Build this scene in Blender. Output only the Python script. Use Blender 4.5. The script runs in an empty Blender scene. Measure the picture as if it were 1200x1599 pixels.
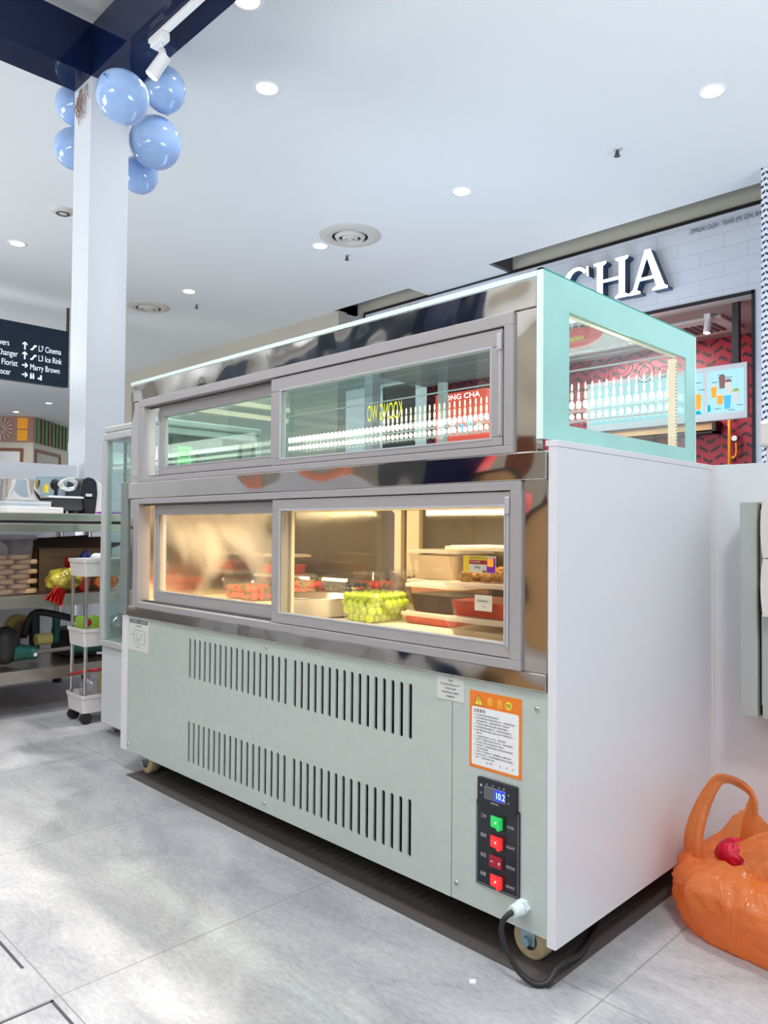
import bpy, math, random
from mathutils import Vector, Matrix, noise
PI = math.pi
SC = bpy.context.scene
C = SC.collection

# ------------------------------------------------------------ camera, world, lights, exposure
SC.view_settings.view_transform = 'Standard'
SC.view_settings.look = 'None'
SC.view_settings.gamma = 1.0
SC.view_settings.use_curve_mapping = False
SC.view_settings.exposure = 0.08

def camera():
    fl, yaw, pitch, roll = 1180.066, 0.78508, 0.02269, 0.00832
    f = Vector((-math.sin(yaw) * math.cos(pitch), math.cos(yaw) * math.cos(pitch), math.sin(pitch)))
    r = f.cross(Vector((0, 0, 1))).normalized()
    u = r.cross(f)
    r2 = r * math.cos(roll) + u * math.sin(roll)
    u2 = -r * math.sin(roll) + u * math.cos(roll)
    cam = bpy.data.cameras.new('camera')
    cam.sensor_fit = 'VERTICAL'
    cam.sensor_height = 36
    cam.sensor_width = 36 * 1200 / 1599
    cam.lens = 36 * fl / 1599
    cam.clip_start = 0.02
    cam.clip_end = 200
    o = bpy.data.objects.new('camera', cam)
    m = Matrix((r2, u2, -f)).transposed().to_4x4()
    m.translation = Vector((0.7464, -1.1629, 0.8))
    o.matrix_world = m
    C.objects.link(o)
    SC.camera = o
camera()

W = bpy.data.worlds.new('mall_air')
SC.world = W
W.use_nodes = True
W.node_tree.nodes['Background'].inputs[0].default_value = (0.86, 0.93, 1.0, 1)
W.node_tree.nodes['Background'].inputs[1].default_value = 0.7

def lamp(name, kind, loc, energy, color=(1, 1, 1), aim=None, size=0.1, size_y=None, spot=None, blend=0.5, parent=None):
    l = bpy.data.lights.new(name, kind)
    l.energy = energy
    l.color = color
    if kind == 'AREA':
        l.size = size
        if size_y:
            l.shape = 'RECTANGLE'
            l.size_y = size_y
        else:
            l.shape = 'DISK'
    elif kind == 'SPOT':
        l.shadow_soft_size = size
        l.spot_size = spot or math.radians(90)
        l.spot_blend = blend
    else:
        l.shadow_soft_size = size
    o = bpy.data.objects.new(name, l)
    o.location = loc
    if aim is not None:
        d = Vector(aim) - Vector(loc)
        o.rotation_euler = d.to_track_quat('-Z', 'Y').to_euler()
    C.objects.link(o)
    if parent:
        o.parent = parent
        o.location = Vector(loc) - ORG.get(parent.name, Vector())
    return o
DOWNLIGHT_W = 42
TRACK_W = 55
CASE_LED_W = 3.4
SHOP_W = 60
# fill lamps added out of frame to brighten the mall ceiling
for _x, _y, _e in ((-0.5, -4.6, 360), (-7.0, -4.2, 310), (-13.5, -2.5, 290), (3.8, 2.2, 260)):
    lamp('ceiling_fill_lamp', 'AREA', (_x, _y, 0.5), _e, (0.93, 0.97, 1.0), (_x, _y + (1.6 if _y < 0 else 0), 3.7), 4.0, 2.0)
lamp('fascia_fill_lamp', 'AREA', (-3.4, 3.4, 0.4), 55, (0.6, 0.8, 1.0), (-3.3, 4.9, 3.7), 3.0, 1.2)  # added unseen fill, brightens the fascia and tints the ceiling near it blue
# kiosk track spots overhead, behind the camera: they throw the bright pool on the near left floor
for _x in (-2.1, -1.1, -0.1):    # lamps further along the visible track
    lamp('kiosk_spot_lamp', 'SPOT', (_x, 0.69, 3.24), 150, (1.0, 0.95, 0.90), (_x + 0.1, -1.1, 0), 0.05, spot=math.radians(75), blend=0.7)
lamp('kiosk_spot_lamp', 'SPOT', (-0.9, -0.9, 3.2), 130, (0.97, 0.98, 1.0), (-0.9, -0.35, 0), 0.15, spot=math.radians(85), blend=0.9)
lamp('kiosk_spot_lamp', 'SPOT', (1.5, -1.1, 3.2), 150, (0.98, 0.98, 1.0), (0.1, 0.3, 0.9), 0.2, spot=math.radians(80), blend=0.9)

# ------------------------------------------------------------ materials
MT = {}
def nt(name):
    m = bpy.data.materials.new(name)
    m.use_nodes = True
    MT[name] = m
    return m, m.node_tree.nodes, m.node_tree.links, m.node_tree.nodes['Principled BSDF']
def mat(name, col, rough=0.5, metal=0.0, emit=None, es=1.0, spec=0.5, noise_s=0, noise_a=0.1, bump=0, bump_s=50, coat=0, trans=0, alpha=1, ior=1.45, sss=0):
    m, N, L, b = nt(name)
    c = (*col, 1)
    b.inputs['Base Color'].default_value = c
    b.inputs['Roughness'].default_value = rough
    b.inputs['Metallic'].default_value = metal
    b.inputs['Specular IOR Level'].default_value = spec
    b.inputs['IOR'].default_value = ior
    b.inputs['Coat Weight'].default_value = coat
    b.inputs['Transmission Weight'].default_value = trans
    b.inputs['Alpha'].default_value = alpha
    b.inputs['Subsurface Weight'].default_value = sss
    if sss:
        b.inputs['Subsurface Radius'].default_value = (0.01, 0.01, 0.005)
    if emit:
        b.inputs['Emission Color'].default_value = (*emit, 1)
        b.inputs['Emission Strength'].default_value = es
    tc = None
    if noise_s or bump:
        tc = N.new('ShaderNodeNewGeometry')
    if noise_s:
        n = N.new('ShaderNodeTexNoise'); n.inputs['Scale'].default_value = noise_s; n.inputs['Detail'].default_value = 5
        L.new(tc.outputs['Position'], n.inputs['Vector'])
        r = N.new('ShaderNodeMapRange'); r.inputs[1].default_value = 0.3; r.inputs[2].default_value = 0.7
        r.inputs[3].default_value = 1 - noise_a; r.inputs[4].default_value = 1 + noise_a
        L.new(n.outputs['Fac'], r.inputs[0])
        v = N.new('ShaderNodeVectorMath'); v.operation = 'SCALE'; v.inputs[0].default_value = col
        L.new(r.outputs[0], v.inputs['Scale'])
        L.new(v.outputs[0], b.inputs['Base Color'])
    if bump:
        n = N.new('ShaderNodeTexNoise'); n.inputs['Scale'].default_value = bump_s; n.inputs['Detail'].default_value = 3
        L.new(tc.outputs['Position'], n.inputs['Vector'])
        bp = N.new('ShaderNodeBump'); bp.inputs['Strength'].default_value = bump; bp.inputs['Distance'].default_value = 0.02
        L.new(n.outputs['Fac'], bp.inputs['Height'])
        L.new(bp.outputs[0], b.inputs['Normal'])
    return m
def emis(name, col, s):
    m = bpy.data.materials.new(name); m.use_nodes = True
    N = m.node_tree.nodes; N.clear()
    e = N.new('ShaderNodeEmission'); e.inputs[0].default_value = (*col, 1); e.inputs[1].default_value = s
    o = N.new('ShaderNodeOutputMaterial'); m.node_tree.links.new(e.outputs[0], o.inputs[0])
    MT[name] = m
    return m
def thin_glass(name, tint, refl=0.12, rough=0.0, fog=None, fogcol=(0.8, 0.78, 0.7), fogmax=0.7, base_fog=0.0):
    """thin pane: transparent tint + fresnel gloss, with a condensation mask mixing in a translucent milky layer"""
    m = bpy.data.materials.new(name); m.use_nodes = True
    N = m.node_tree.nodes; L = m.node_tree.links; N.clear()
    t = N.new('ShaderNodeBsdfTransparent'); t.inputs[0].default_value = (*tint, 1)
    g = N.new('ShaderNodeBsdfGlossy'); g.inputs['Roughness'].default_value = rough; g.inputs[0].default_value = (1, 1, 1, 1)
    lw = N.new('ShaderNodeLayerWeight'); lw.inputs[0].default_value = 0.5
    mr = N.new('ShaderNodeMath'); mr.operation = 'MULTIPLY_ADD'; mr.inputs[1].default_value = 0.32; mr.inputs[2].default_value = refl * 0.4
    pw = N.new('ShaderNodeMath'); pw.operation = 'POWER'; pw.inputs[1].default_value = 3
    L.new(lw.outputs['Facing'], pw.inputs[0]); L.new(pw.outputs[0], mr.inputs[0])
    cl = N.new('ShaderNodeMath'); cl.operation = 'MINIMUM'; cl.inputs[1].default_value = 0.9
    L.new(mr.outputs[0], cl.inputs[0])
    mx = N.new('ShaderNodeMixShader')
    L.new(cl.outputs[0], mx.inputs[0]); L.new(t.outputs[0], mx.inputs[1]); L.new(g.outputs[0], mx.inputs[2])
    out = mx
    if fog or base_fog:
        d = N.new('ShaderNodeBsdfTranslucent'); d.inputs[0].default_value = (*fogcol, 1)
        d2 = N.new('ShaderNodeBsdfDiffuse'); d2.inputs[0].default_value = (*fogcol, 1)
        dm = N.new('ShaderNodeMixShader'); dm.inputs[0].default_value = 0.4
        L.new(d.outputs[0], dm.inputs[1]); L.new(d2.outputs[0], dm.inputs[2])
        m2 = N.new('ShaderNodeMixShader')
        if fog:
            ge = N.new('ShaderNodeNewGeometry')
            n = N.new('ShaderNodeTexNoise'); n.inputs['Scale'].default_value = fog; n.inputs['Detail'].default_value = 2; n.inputs['Distortion'].default_value = 0.6
            L.new(ge.outputs['Position'], n.inputs['Vector'])
            r = N.new('ShaderNodeMapRange'); r.inputs[1].default_value = 0.46; r.inputs[2].default_value = 0.72; r.inputs[3].default_value = base_fog; r.inputs[4].default_value = fogmax
            L.new(n.outputs['Fac'], r.inputs[0]); L.new(r.outputs[0], m2.inputs[0])
        else:
            m2.inputs[0].default_value = base_fog
        L.new(mx.outputs[0], m2.inputs[1]); L.new(dm.outputs[0], m2.inputs[2])
        out = m2
    o = N.new('ShaderNodeOutputMaterial'); L.new(out.outputs[0], o.inputs[0])
    MT[name] = m
    return m

def wavy_steel(name, col, rough, amt, scale):
    m, N, L, b = nt(name)
    b.inputs['Base Color'].default_value = (*col, 1); b.inputs['Metallic'].default_value = 1; b.inputs['Roughness'].default_value = rough
    ge = N.new('ShaderNodeNewGeometry'); mp = N.new('ShaderNodeMapping'); mp.inputs['Scale'].default_value = scale
    n = N.new('ShaderNodeTexNoise'); n.inputs['Scale'].default_value = 1; n.inputs['Detail'].default_value = 1
    bp = N.new('ShaderNodeBump'); bp.inputs['Strength'].default_value = amt; bp.inputs['Distance'].default_value = 0.05
    L.new(ge.outputs['Position'], mp.inputs[0]); L.new(mp.outputs[0], n.inputs['Vector']); L.new(n.outputs['Fac'], bp.inputs['Height']); L.new(bp.outputs[0], b.inputs['Normal'])
    return m

wavy_steel('mirror_steel', (0.66, 0.62, 0.585), 0.06, 0.3, (4.5, 4.5, 5))
wavy_steel('table_steel', (0.68, 0.61, 0.54), 0.28, 0.1, (3, 12, 3))
mat('inner_steel', (0.72, 0.68, 0.6), 0.16, 1.0, bump=0.05, bump_s=4)
mat('alloy', (0.44, 0.42, 0.43), 0.36, 0.35)
mat('alloy_grey_green', (0.25, 0.29, 0.28), 0.4, 0.3)
mat('slab_green', (0.42, 0.45, 0.43), 0.4, 0.1)
mat('fridge_white', (0.66, 0.7, 0.72), 0.3)
mat('alloy_pale', (0.6, 0.6, 0.6), 0.35, 0.2)
mat('carton_green', (0.3, 0.5, 0.06), 0.5)
mat('alloy_dark', (0.12, 0.11, 0.12), 0.4, 0.4)
mat('alloy_light', (0.62, 0.64, 0.68), 0.3, 0.5)
mat('body_paint', (0.47, 0.53, 0.5), 0.38, 0.1, noise_s=30, noise_a=0.03, bump=0.02, bump_s=300)
mat('white_board', (0.70, 0.71, 0.75), 0.22, spec=0.5)
mat('white_edge', (0.72, 0.7, 0.7), 0.4)
mat('black', (0.008, 0.008, 0.009), 0.5)
mat('black_gloss', (0.012, 0.014, 0.022), 0.15)
mat('black_rubber', (0.02, 0.02, 0.022), 0.5)
mat('dark_grey', (0.06, 0.06, 0.065), 0.45)
mat('layer_brown', (0.085, 0.072, 0.068), 0.75)
mat('grey_line', (0.3, 0.3, 0.32), 0.4)
mat('navy_gloss', (0.004, 0.010, 0.045), 0.06, spec=0.35)
mat('pillar_white', (0.68, 0.71, 0.77), 0.08, coat=0.6)
mat('pillar_white_cladding', (0.68, 0.71, 0.76), 0.2)
mat('ceiling_white', (0.76, 0.78, 0.79), 0.9, noise_s=0.5, noise_a=0.015)
mat('tan_soffit', (0.48, 0.45, 0.38), 0.9)
mat('white_plastic', (0.85, 0.85, 0.86), 0.35)
mat('vent_white', (0.6, 0.57, 0.53), 0.5)
mat('trolley_plastic', (0.76, 0.73, 0.72), 0.4)
mat('chrome', (0.6, 0.58, 0.58), 0.15, 1.0)
mat('caster_cream', (0.62, 0.5, 0.3), 0.5, noise_s=40, noise_a=0.2)
mat('zinc', (0.35, 0.5, 0.55), 0.3, 0.8)
mat('orange_paint', (0.78, 0.2, 0.02), 0.5)
mat('yellow_paint', (0.9, 0.68, 0.05), 0.5)
mat('paper', (0.78, 0.79, 0.8), 0.6)
mat('paper_grey', (0.6, 0.62, 0.6), 0.6)
mat('ink', (0.05, 0.05, 0.06), 0.6)
mat('text_grey', (0.55, 0.56, 0.58), 0.5)
mat('lcd', (0.1, 0.11, 0.13), 0.15)
emis('lcd_blue', (0.02, 0.04, 1.0), 2.5)
emis('lcd_digit', (0.3, 0.5, 1.0), 4)
mat('switch_green', (0.02, 0.3, 0.08), 0.25, emit=(0.02, 0.75, 0.15), es=0.5)
mat('switch_red', (0.6, 0.01, 0.02), 0.25, emit=(1.0, 0.03, 0.03), es=0.9)
mat('switch_red_off', (0.38, 0.01, 0.03), 0.3)
emis('glint_green', (0.4, 1.0, 0.4), 2); emis('glint_red', (1.0, 0.5, 0.4), 2)
mat('gland', (0.68, 0.78, 0.78), 0.4)
emis('lens', (1, 0.98, 0.95), 12)
emis('led', (1.0, 0.93, 0.78), 7)
emis('led_reflection', (1.0, 0.88, 0.65), 1.6)
emis('led_bar', (1.0, 0.85, 0.6), 1.0)
emis('warm_led', (1.0, 0.8, 0.45), 3)
emis('sign_face', (0.9, 0.97, 1.0), 3.2)
mat('sign_side', (0.01, 0.05, 0.12), 0.3)
mat('cream_interior', (0.85, 0.76, 0.6), 0.35)
mat('cream_frame', (0.75, 0.66, 0.5), 0.3)
mat('teal_frost', (0.34, 0.65, 0.60), 0.25, spec=0.6, noise_s=6, noise_a=0.05)
mat('glass_edge', (0.75, 0.9, 0.87), 0.1, emit=None)
mat('teal_edge', (0.02, 0.3, 0.25), 0.1)
thin_glass('pane', (0.88, 0.95, 0.93), 0.1)
thin_glass('pane_clear', (0.94, 0.98, 0.96), 0.08)
thin_glass('pane_top', (0.85, 0.95, 0.93), 0.2)
thin_glass('pane_fog', (0.97, 0.97, 0.95), 0.06, fog=3.3, fogcol=(0.88, 0.8, 0.66), fogmax=0.75, base_fog=0.03)
thin_glass('pane_mist', (0.97, 0.97, 0.95), 0.06, fog=2.2, fogcol=(0.88, 0.8, 0.66), fogmax=0.015, base_fog=0.0)
thin_glass('back_fog', (0.55, 0.5, 0.4), 0.3, rough=0.06, fog=2.5, fogcol=(0.5, 0.42, 0.3), fogmax=0.6, base_fog=0.25)
thin_glass('clear_plastic', (0.96, 0.97, 0.97), 0.3, rough=0.05)
thin_glass('milky_plastic', (0.93, 0.91, 0.88), 0.04, rough=0.05, base_fog=0.008, fogcol=(0.95, 0.92, 0.86))
thin_glass('milky_lid', (0.95, 0.93, 0.9), 0.2, rough=0.15, base_fog=0.7, fogcol=(0.95, 0.92, 0.88))
thin_glass('bin_plastic', (0.8, 0.78, 0.8), 0.2, rough=0.1, base_fog=0.2, fogcol=(0.6, 0.55, 0.6))
thin_glass('bag_clear', (0.9, 0.9, 0.92), 0.4, rough=0.1, base_fog=0.25, fogcol=(0.7, 0.7, 0.75))
mat('grape', (0.5, 0.66, 0.015), 0.2, sss=0.3)
mat('strawberry', (0.75, 0.05, 0.03), 0.3, bump=0.3, bump_s=260)
mat('leaf', (0.08, 0.22, 0.03), 0.5)
mat('blueberry', (0.03, 0.035, 0.07), 0.4)
mat('dark_fruit', (0.12, 0.05, 0.04), 0.4, noise_s=60, noise_a=0.5)
mat('red_sauce', (0.5, 0.05, 0.03), 0.3, noise_s=20, noise_a=0.2)
mat('dark_sauce', (0.03, 0.008, 0.010), 0.35, spec=0.2)
mat('pink_sauce', (0.5, 0.22, 0.17), 0.4, noise_s=15, noise_a=0.15)
mat('taro_sauce', (0.45, 0.36, 0.28), 0.5, noise_s=15, noise_a=0.1)
mat('crumble', (0.62, 0.34, 0.1), 0.8, noise_s=90, noise_a=0.5, bump=1, bump_s=120)
mat('cardboard', (0.24, 0.15, 0.08), 0.9, noise_s=5, noise_a=0.1)
mat('cardboard_dark', (0.09, 0.055, 0.04), 0.9)
mat('bun', (0.62, 0.4, 0.2), 0.8, noise_s=25, noise_a=0.15)
mat('snack_yellow', (0.5, 0.4, 0.05), 0.2, 0.2, noise_s=22, noise_a=0.7, bump=0.6, bump_s=25)
mat('snack_red', (0.5, 0.02, 0.02), 0.15, 0.2, bump=0.8, bump_s=30)
mat('snack_blue', (0.015, 0.03, 0.2), 0.2, 0.1, bump=0.8, bump_s=30)
mat('snack_orange', (0.6, 0.16, 0.03), 0.3, noise_s=30, noise_a=0.6, bump=0.6, bump_s=30)
mat('tool_green', (0.01, 0.1, 0.08), 0.4)
mat('tool_yellow', (0.4, 0.34, 0.12), 0.6)
mat('purple', (0.25, 0.01, 0.5), 0.4)
mat('blue_grey', (0.35, 0.45, 0.52), 0.4)
mat('balloon', (0.36, 0.53, 0.86), 0.12, spec=0.6, sss=0.3, coat=0.3)
mat('balloon_knot', (0.25, 0.4, 0.7), 0.4)
mat('dried', (0.3, 0.15, 0.1), 0.9)
mat('sign_black', (0.006, 0.02, 0.045), 0.35)
emis('sign_text', (0.8, 0.93, 1.0), 1.3)
mat('wood', (0.5, 0.3, 0.14), 0.6)
mat('brown_frame', (0.25, 0.09, 0.05), 0.5)
mat('facade_cream', (0.66, 0.6, 0.5), 0.8)
mat('facade_white', (0.85, 0.84, 0.84), 0.8)
mat('facade_pink', (0.42, 0.25, 0.2), 0.7)
mat('facade_pink_light', (0.62, 0.45, 0.4), 0.7)
mat('facade_orange', (0.72, 0.3, 0.02), 0.6, emit=(0.8, 0.33, 0.02), es=0.25)
mat('slat_green', (0.12, 0.3, 0.1), 0.6)
mat('slat_brown', (0.3, 0.15, 0.13), 0.6)
mat('gas_orange', (0.85, 0.32, 0.02), 0.4)
mat('shop_ceiling', (0.36, 0.27, 0.25), 0.8)
mat('red_lightbox', (0.6, 0.03, 0.02), 0.4, emit=(0.9, 0.1, 0.06), es=0.6)
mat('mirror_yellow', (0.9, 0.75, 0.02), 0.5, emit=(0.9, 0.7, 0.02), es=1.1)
mat('pale_green', (0.35, 0.85, 0.4), 0.6)
mat('lime', (0.45, 0.7, 0.1), 0.6)
emis('screen_blue', (0.5, 0.9, 1.0), 0.95)
emis('screen_teal', (0.02, 0.6, 0.8), 0.8)
mat('cup_brown', (0.2, 0.1, 0.1), 0.5, emit=(0.25, 0.12, 0.12), es=0.5)
mat('cup_orange', (0.9, 0.3, 0.03), 0.5, emit=(1, 0.35, 0.03), es=0.6)
mat('cup_blue', (0.05, 0.4, 0.9), 0.5, emit=(0.1, 0.5, 1), es=0.5)
mat('cup_cream', (0.7, 0.65, 0.6), 0.5, emit=(0.7, 0.65, 0.6), es=0.4)
mat('red_item', (0.5, 0.0, 0.03), 0.4, bump=0.5, bump_s=60)
mat('pink_white', (0.7, 0.64, 0.62), 0.4)

def floor_layer():
    m, N, L, b = nt('stone_tile')
    ge = N.new('ShaderNodeNewGeometry')
    sx = N.new('ShaderNodeSeparateXYZ'); L.new(ge.outputs['Position'], sx.inputs[0])
    def line(out, off):
        a = N.new('ShaderNodeMath'); a.operation = 'SUBTRACT'; L.new(out, a.inputs[0]); a.inputs[1].default_value = off - 0.655 / 2
        p = N.new('ShaderNodeMath'); p.operation = 'FLOORED_MODULO'; L.new(a.outputs[0], p.inputs[0]); p.inputs[1].default_value = 0.655
        s = N.new('ShaderNodeMath'); s.operation = 'SUBTRACT'; L.new(p.outputs[0], s.inputs[0]); s.inputs[1].default_value = 0.655 / 2
        q = N.new('ShaderNodeMath'); q.operation = 'ABSOLUTE'; L.new(s.outputs[0], q.inputs[0])
        t = N.new('ShaderNodeMath'); t.operation = 'LESS_THAN'; L.new(q.outputs[0], t.inputs[0]); t.inputs[1].default_value = 0.0012
        return t
    mx = N.new('ShaderNodeMath'); mx.operation = 'MAXIMUM'
    L.new(line(sx.outputs[0], 0.091).outputs[0], mx.inputs[0]); L.new(line(sx.outputs[1], 0.030).outputs[0], mx.inputs[1])
    n1 = N.new('ShaderNodeTexNoise'); n1.inputs['Scale'].default_value = 2.6; n1.inputs['Detail'].default_value = 9; n1.inputs['Roughness'].default_value = 0.65; n1.inputs['Distortion'].default_value = 0.8
    n2 = N.new('ShaderNodeTexNoise'); n2.inputs['Scale'].default_value = 60; n2.inputs['Detail'].default_value = 6
    mp = N.new('ShaderNodeMapping'); mp.inputs['Scale'].default_value = (1, 2.2, 1)
    L.new(ge.outputs['Position'], mp.inputs[0]); L.new(mp.outputs[0], n1.inputs['Vector']); L.new(mp.outputs[0], n2.inputs['Vector'])
    cr = N.new('ShaderNodeValToRGB'); L.new(n1.outputs['Fac'], cr.inputs[0])
    e = cr.color_ramp.elements
    e[0].position = 0.3; e[0].color = (0.255, 0.262, 0.28, 1); e[1].position = 0.72; e[1].color = (0.50, 0.50, 0.51, 1)
    k = e.new(0.5); k.color = (0.385, 0.385, 0.395, 1)
    mr = N.new('ShaderNodeMapRange'); mr.inputs[1].default_value = 0.3; mr.inputs[2].default_value = 0.7; mr.inputs[3].default_value = 0.86; mr.inputs[4].default_value = 1.1
    L.new(n2.outputs['Fac'], mr.inputs[0])
    sc = N.new('ShaderNodeVectorMath'); sc.operation = 'SCALE'; L.new(cr.outputs[0], sc.inputs[0]); L.new(mr.outputs[0], sc.inputs['Scale'])
    mc = N.new('ShaderNodeMix'); mc.data_type = 'RGBA'; L.new(mx.outputs[0], mc.inputs[0]); L.new(sc.outputs[0], mc.inputs[6]); mc.inputs[7].default_value = (0.2, 0.2, 0.2, 1)
    L.new(mc.outputs[2], b.inputs['Base Color'])
    b.inputs['Roughness'].default_value = 0.42
    b.inputs['Specular IOR Level'].default_value = 0.35
    bp = N.new('ShaderNodeBump'); bp.inputs['Strength'].default_value = 0.12; bp.inputs['Distance'].default_value = 0.004
    L.new(n2.outputs['Fac'], bp.inputs['Height']); L.new(bp.outputs[0], b.inputs['Normal'])
floor_layer()

def brick_mat(name, col, mortar, sx, sz, msize, rot=0.0, rough=0.4, axis='XZ'):
    m, N, L, b = nt(name)
    ge = N.new('ShaderNodeNewGeometry'); s = N.new('ShaderNodeSeparateXYZ'); c = N.new('ShaderNodeCombineXYZ')
    L.new(ge.outputs['Position'], s.inputs[0]); L.new(s.outputs[0], c.inputs[0]); L.new(s.outputs[2], c.inputs[1])
    br = N.new('ShaderNodeTexBrick'); br.inputs['Scale'].default_value = 1
    br.inputs['Color1'].default_value = (*col, 1); br.inputs['Color2'].default_value = (*[x * 0.96 for x in col], 1); br.inputs['Mortar'].default_value = (*mortar, 1)
    br.inputs['Brick Width'].default_value = sx; br.inputs['Row Height'].default_value = sz; br.inputs['Mortar Size'].default_value = msize; br.inputs['Mortar Smooth'].default_value = 0.3
    L.new(c.outputs[0], br.inputs['Vector']); L.new(br.outputs['Color'], b.inputs['Base Color'])
    b.inputs['Roughness'].default_value = rough
brick_mat('fascia_brick', (0.66, 0.68, 0.75), (0.52, 0.54, 0.6), 0.42, 0.13, 0.004, rough=0.12)

def chevron_mat(name, base, dash, p=0.16, q=0.085, w=0.42, thin=0.28):
    """herringbone of short dashes rising and falling in alternate columns"""
    m, N, L, b = nt(name)
    ge = N.new('ShaderNodeNewGeometry'); s = N.new('ShaderNodeSeparateXYZ'); L.new(ge.outputs['Position'], s.inputs[0])
    def M(op, a, bb=None, v=None):
        n = N.new('ShaderNodeMath'); n.operation = op
        if isinstance(a, float): n.inputs[0].default_value = a
        else: L.new(a, n.inputs[0])
        if bb is not None: L.new(bb, n.inputs[1])
        if v is not None: n.inputs[1].default_value = v
        return n.outputs[0]
    hx = M('ADD', s.outputs[0], s.outputs[1])
    pp = M('PINGPONG', hx, v=p)                      # folds columns
    zz = M('ADD', s.outputs[2], M('MULTIPLY', pp, v=0.6))
    fr = M('FRACT', M('DIVIDE', zz, v=q))
    band = M('LESS_THAN', fr, v=thin)
    u = M('FRACT', M('ADD', M('DIVIDE', hx, v=p), M('MULTIPLY', M('FLOOR', M('DIVIDE', zz, v=q)), v=0.37)))
    gap = M('LESS_THAN', u, v=1 - w * 0.5)
    k = M('MULTIPLY', band, gap)
    mc = N.new('ShaderNodeMix'); mc.data_type = 'RGBA'; L.new(k, mc.inputs[0]); mc.inputs[6].default_value = (*base, 1); mc.inputs[7].default_value = (*dash, 1)
    L.new(mc.outputs[2], b.inputs['Base Color']); b.inputs['Roughness'].default_value = 0.4
chevron_mat('red_chevron', (0.36, 0.012, 0.035), (0.03, 0.006, 0.012), 0.13, 0.11, thin=0.34)
chevron_mat('column_pattern', (0.72, 0.75, 0.85), (0.02, 0.02, 0.03), 0.03, 0.05, thin=0.4)

def bag_mat():
    m = bpy.data.materials.new('orange_film'); m.use_nodes = True
    N = m.node_tree.nodes; L = m.node_tree.links
    b = N['Principled BSDF']
    b.inputs['Base Color'].default_value = (1.0, 0.36, 0.10, 1); b.inputs['Roughness'].default_value = 0.2; b.inputs['Specular IOR Level'].default_value = 0.8; b.inputs['Coat Weight'].default_value = 0.5; b.inputs['Coat Roughness'].default_value = 0.12
    t = N.new('ShaderNodeBsdfTranslucent'); t.inputs[0].default_value = (1.0, 0.42, 0.14, 1)
    tr = N.new('ShaderNodeBsdfTransparent'); tr.inputs[0].default_value = (1.0, 0.5, 0.25, 1)
    m1 = N.new('ShaderNodeMixShader'); m1.inputs[0].default_value = 0.55
    m2 = N.new('ShaderNodeMixShader'); m2.inputs[0].default_value = 0.2
    ge = N.new('ShaderNodeNewGeometry'); n = N.new('ShaderNodeTexNoise'); n.inputs['Scale'].default_value = 14; n.inputs['Detail'].default_value = 4; n.inputs['Distortion'].default_value = 1.5
    mp = N.new('ShaderNodeMapping'); mp.inputs['Rotation'].default_value = (0, 0.7, 0); mp.inputs['Scale'].default_value = (1, 1, 0.45)
    bp = N.new('ShaderNodeBump'); bp.inputs['Strength'].default_value = 0.9; bp.inputs['Distance'].default_value = 0.02
    L.new(ge.outputs['Position'], mp.inputs[0]); L.new(mp.outputs[0], n.inputs['Vector'])
    rd = N.new('ShaderNodeMath'); rd.operation = 'PINGPONG'; rd.inputs[1].default_value = 0.16; L.new(n.outputs['Fac'], rd.inputs[0]); L.new(rd.outputs[0], bp.inputs['Height'])
    L.new(bp.outputs[0], b.inputs['Normal']); L.new(bp.outputs[0], t.inputs['Normal'])
    L.new(b.outputs[0], m1.inputs[1]); L.new(t.outputs[0], m1.inputs[2]); L.new(m1.outputs[0], m2.inputs[1]); L.new(tr.outputs[0], m2.inputs[2])
    L.new(m2.outputs[0], N['Material Output'].inputs[0]); MT['orange_film'] = m
bag_mat()

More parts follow.
